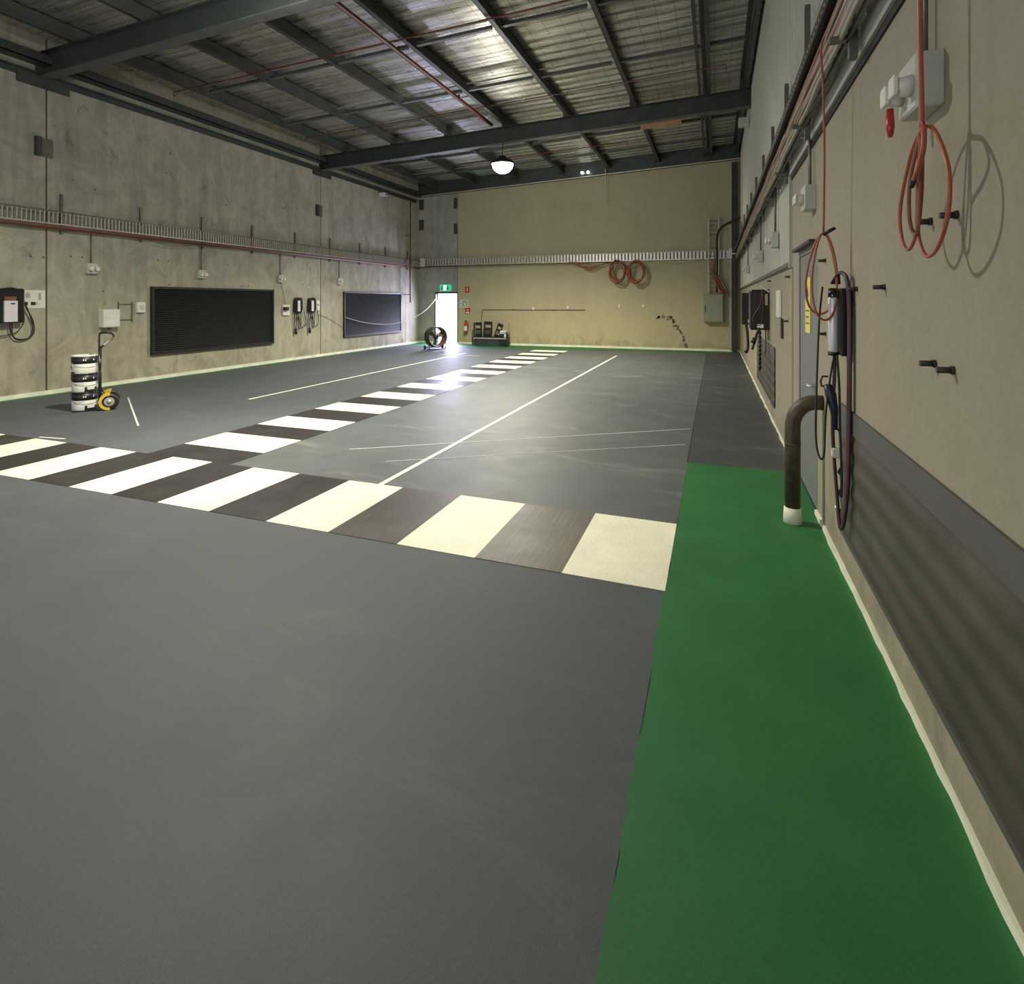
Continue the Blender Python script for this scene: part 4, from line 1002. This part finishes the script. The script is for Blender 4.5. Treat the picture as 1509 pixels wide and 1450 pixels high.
m = MB().tube([(.0, -.05, 0), (.0, -.045, -.3), (.0, -.06, -.36)], .008, 8); m.build('thin_cable', 'rubber', t)
t = far_charger('farthest black wall charger on the right wall, beyond the boxed one', 13.6, 1.17, .5, .20, .72)
MB().rbox(.001, .02, -.08, -.02, .05, .12, .005).build('cable_clip', 'white', t)
MB().tube(smoothpts([(.02, -.12, .02), (.02, -.09, -.2), (.02, -.08, -.5), (.02, -.11, -.62), (.02, -.14, -.58)], 5), .03, 8).build('cable_loop', 'black', t)

# notice, handle, yellow sign
o = MB().box(-.22, .22, -.02, 0, 0, .34).build('wall_notice', 'white'); o.location = (XR - .002, 7.8, 1.5); o.rotation_euler = (0, 0, RW)
tag(o, 'narrow looking white notice on the right wall beyond the side door', 'notice')
o = MB().box(-.06, .06, -.02, 0, 0, .24).build('wall_bar', 'brown_post'); o.location = (XR - .002, 7.45, 1.25); o.rotation_euler = (0, 0, RW)
tag(o, 'dark upright bar fixed to the right wall below the white notice', 'bar')
t = thing('warning_sign', 'tall yellow warning sign on the grey side door', 'sign', (XR + .006, 5.52, 1.42), RW)
MB().box(-.14, .14, -.004, 0, 0, .49).build('plate', 'yellow', t)
MB().prism([(-.06, .32), (.06, .32), (0, .42)], -.006, -.004).build('warning_triangle', 'black', t)
for k in range(3): MB().box(-.09, .09 - .03 * (k % 2), -.006, -.004, .08 + k * .055, .092 + k * .055).build('text_line', 'black', t)

# corrugated panels low on the right wall
def corr_panel(label, y0, y1, z0, z1, jag=False):
    t = thing('corrugated_panel', label, 'panel', (XR - .002, y0, z0), LW)   # local x = +Y here, room side is local +y
    L = y1 - y0; h = z1 - z0
    cap = .13
    MB().box(0, L, 0, .012, h - cap, h).build('capping', 'shutter_top', t)
    n = 60; vs = []; fs = []
    for i in range(n + 1):
        z = (h - cap) * i / n; d = .008 + .0032 * math.sin(2 * PI * z / .135)
        vs += [(0, d, z), (L, d, z)]
    for i in range(n): fs.append((2 * i, 2 * i + 1, 2 * i + 3, 2 * i + 2))
    sh = MB().add(vs, fs, True)
    sh.build('sheet', 'shutter', t)
    m = MB().box(L - .003, L, 0.0, .045, 0, h - cap) if not jag else MB()
    if jag:
        for i in range(5):
            z = .06 + i * .135
            m.prism([(.0, z - .04), (.0, z + .05), (.024, z)], L - .004, L + .002, 'x')
        m.build('rib_ends', 'dark_gap', t)
    MB().box(0, L, 0, .02, -.03, 0).build('bottom_trim', 'shutter_top', t)
    for c in t.children:
        for v in c.data.vertices: v.co.y = abs(v.co.y)
    return t
# (LW maps local +y to world -X, i.e. into the room from the right wall)
corr_panel('long brown corrugated panel with slate capping low on the right wall, nearest the viewer', -1.0, 4.08, .27, 1.05, True)
corr_panel('shorter corrugated panel low on the right wall beyond the side door', 8.35, 11.8, .27, 1.06)

# steel elbow pipe
t = thing('elbow_pipe', 'rusty brown steel pipe rising from the green walkway and bending into the wall', 'pipe', (.552, 4.74, .003))
MB().tube([(0, 0, .09), (0, 0, .74)] + [(.0 + .16 - .16 * math.cos(a), 0, .74 + .19 * math.sin(a)) for a in [q * PI / 16 for q in range(1, 9)]] + [(.203, 0, .93)], .056, 20).build('pipe', 'brown', t)
MB().lathe([(.058, .0), (.066, .002), (.064, .06), (.060, .12), (.0, .121)], seg=24).build('painted_base', 'coving', t)
MB().tube([(0, 0, .60), (0, 0, .612)], .0585, 20).build('weld_collar', 'brown', t)

# wall speaker near far rafter right end
t = thing('wall_speaker', 'pale box fixed under the right end of the far I-beam', 'speaker', (XR - .03, 14.6, 5.95), RW)
MB().rbox(-.12, .12, -.22, 0, 0, .2, .02).build('housing', 'offwhite', t)
MB().box(-.09, .09, -.224, -.22, .03, .17).build('grille', 'galv_dk', t)

# ------------------------------------------------------------------ WORLD, CAMERA, VIEW
w = bpy.data.worlds.new('world'); scene.world = w; w.use_nodes = True
bg = w.node_tree.nodes['Background']; bg.inputs[0].default_value = (0.95, 0.97, 1.0, 1); bg.inputs[1].default_value = 2.2

cam = bpy.data.cameras.new('camera'); co = bpy.data.objects.new('camera', cam); COL.objects.link(co)
F = 817.0
cam.sensor_fit = 'HORIZONTAL'; cam.sensor_width = 36.0; cam.lens = F / 1509 * 36.0
cam.shift_y = (444 - 725) / 1509.0 ; cam.shift_x = 0.0003
cam.clip_start = 0.05; cam.clip_end = 200
co.location = (0, 0, 1.7); co.rotation_euler = (PI / 2, 0, math.atan(301 / 817))
scene.camera = co
scene.view_settings.view_transform = 'Standard'
scene.view_settings.look = 'None'
scene.view_settings.exposure = 0.15
scene.cycles.use_denoising = True
scene.cycles.max_bounces = 8
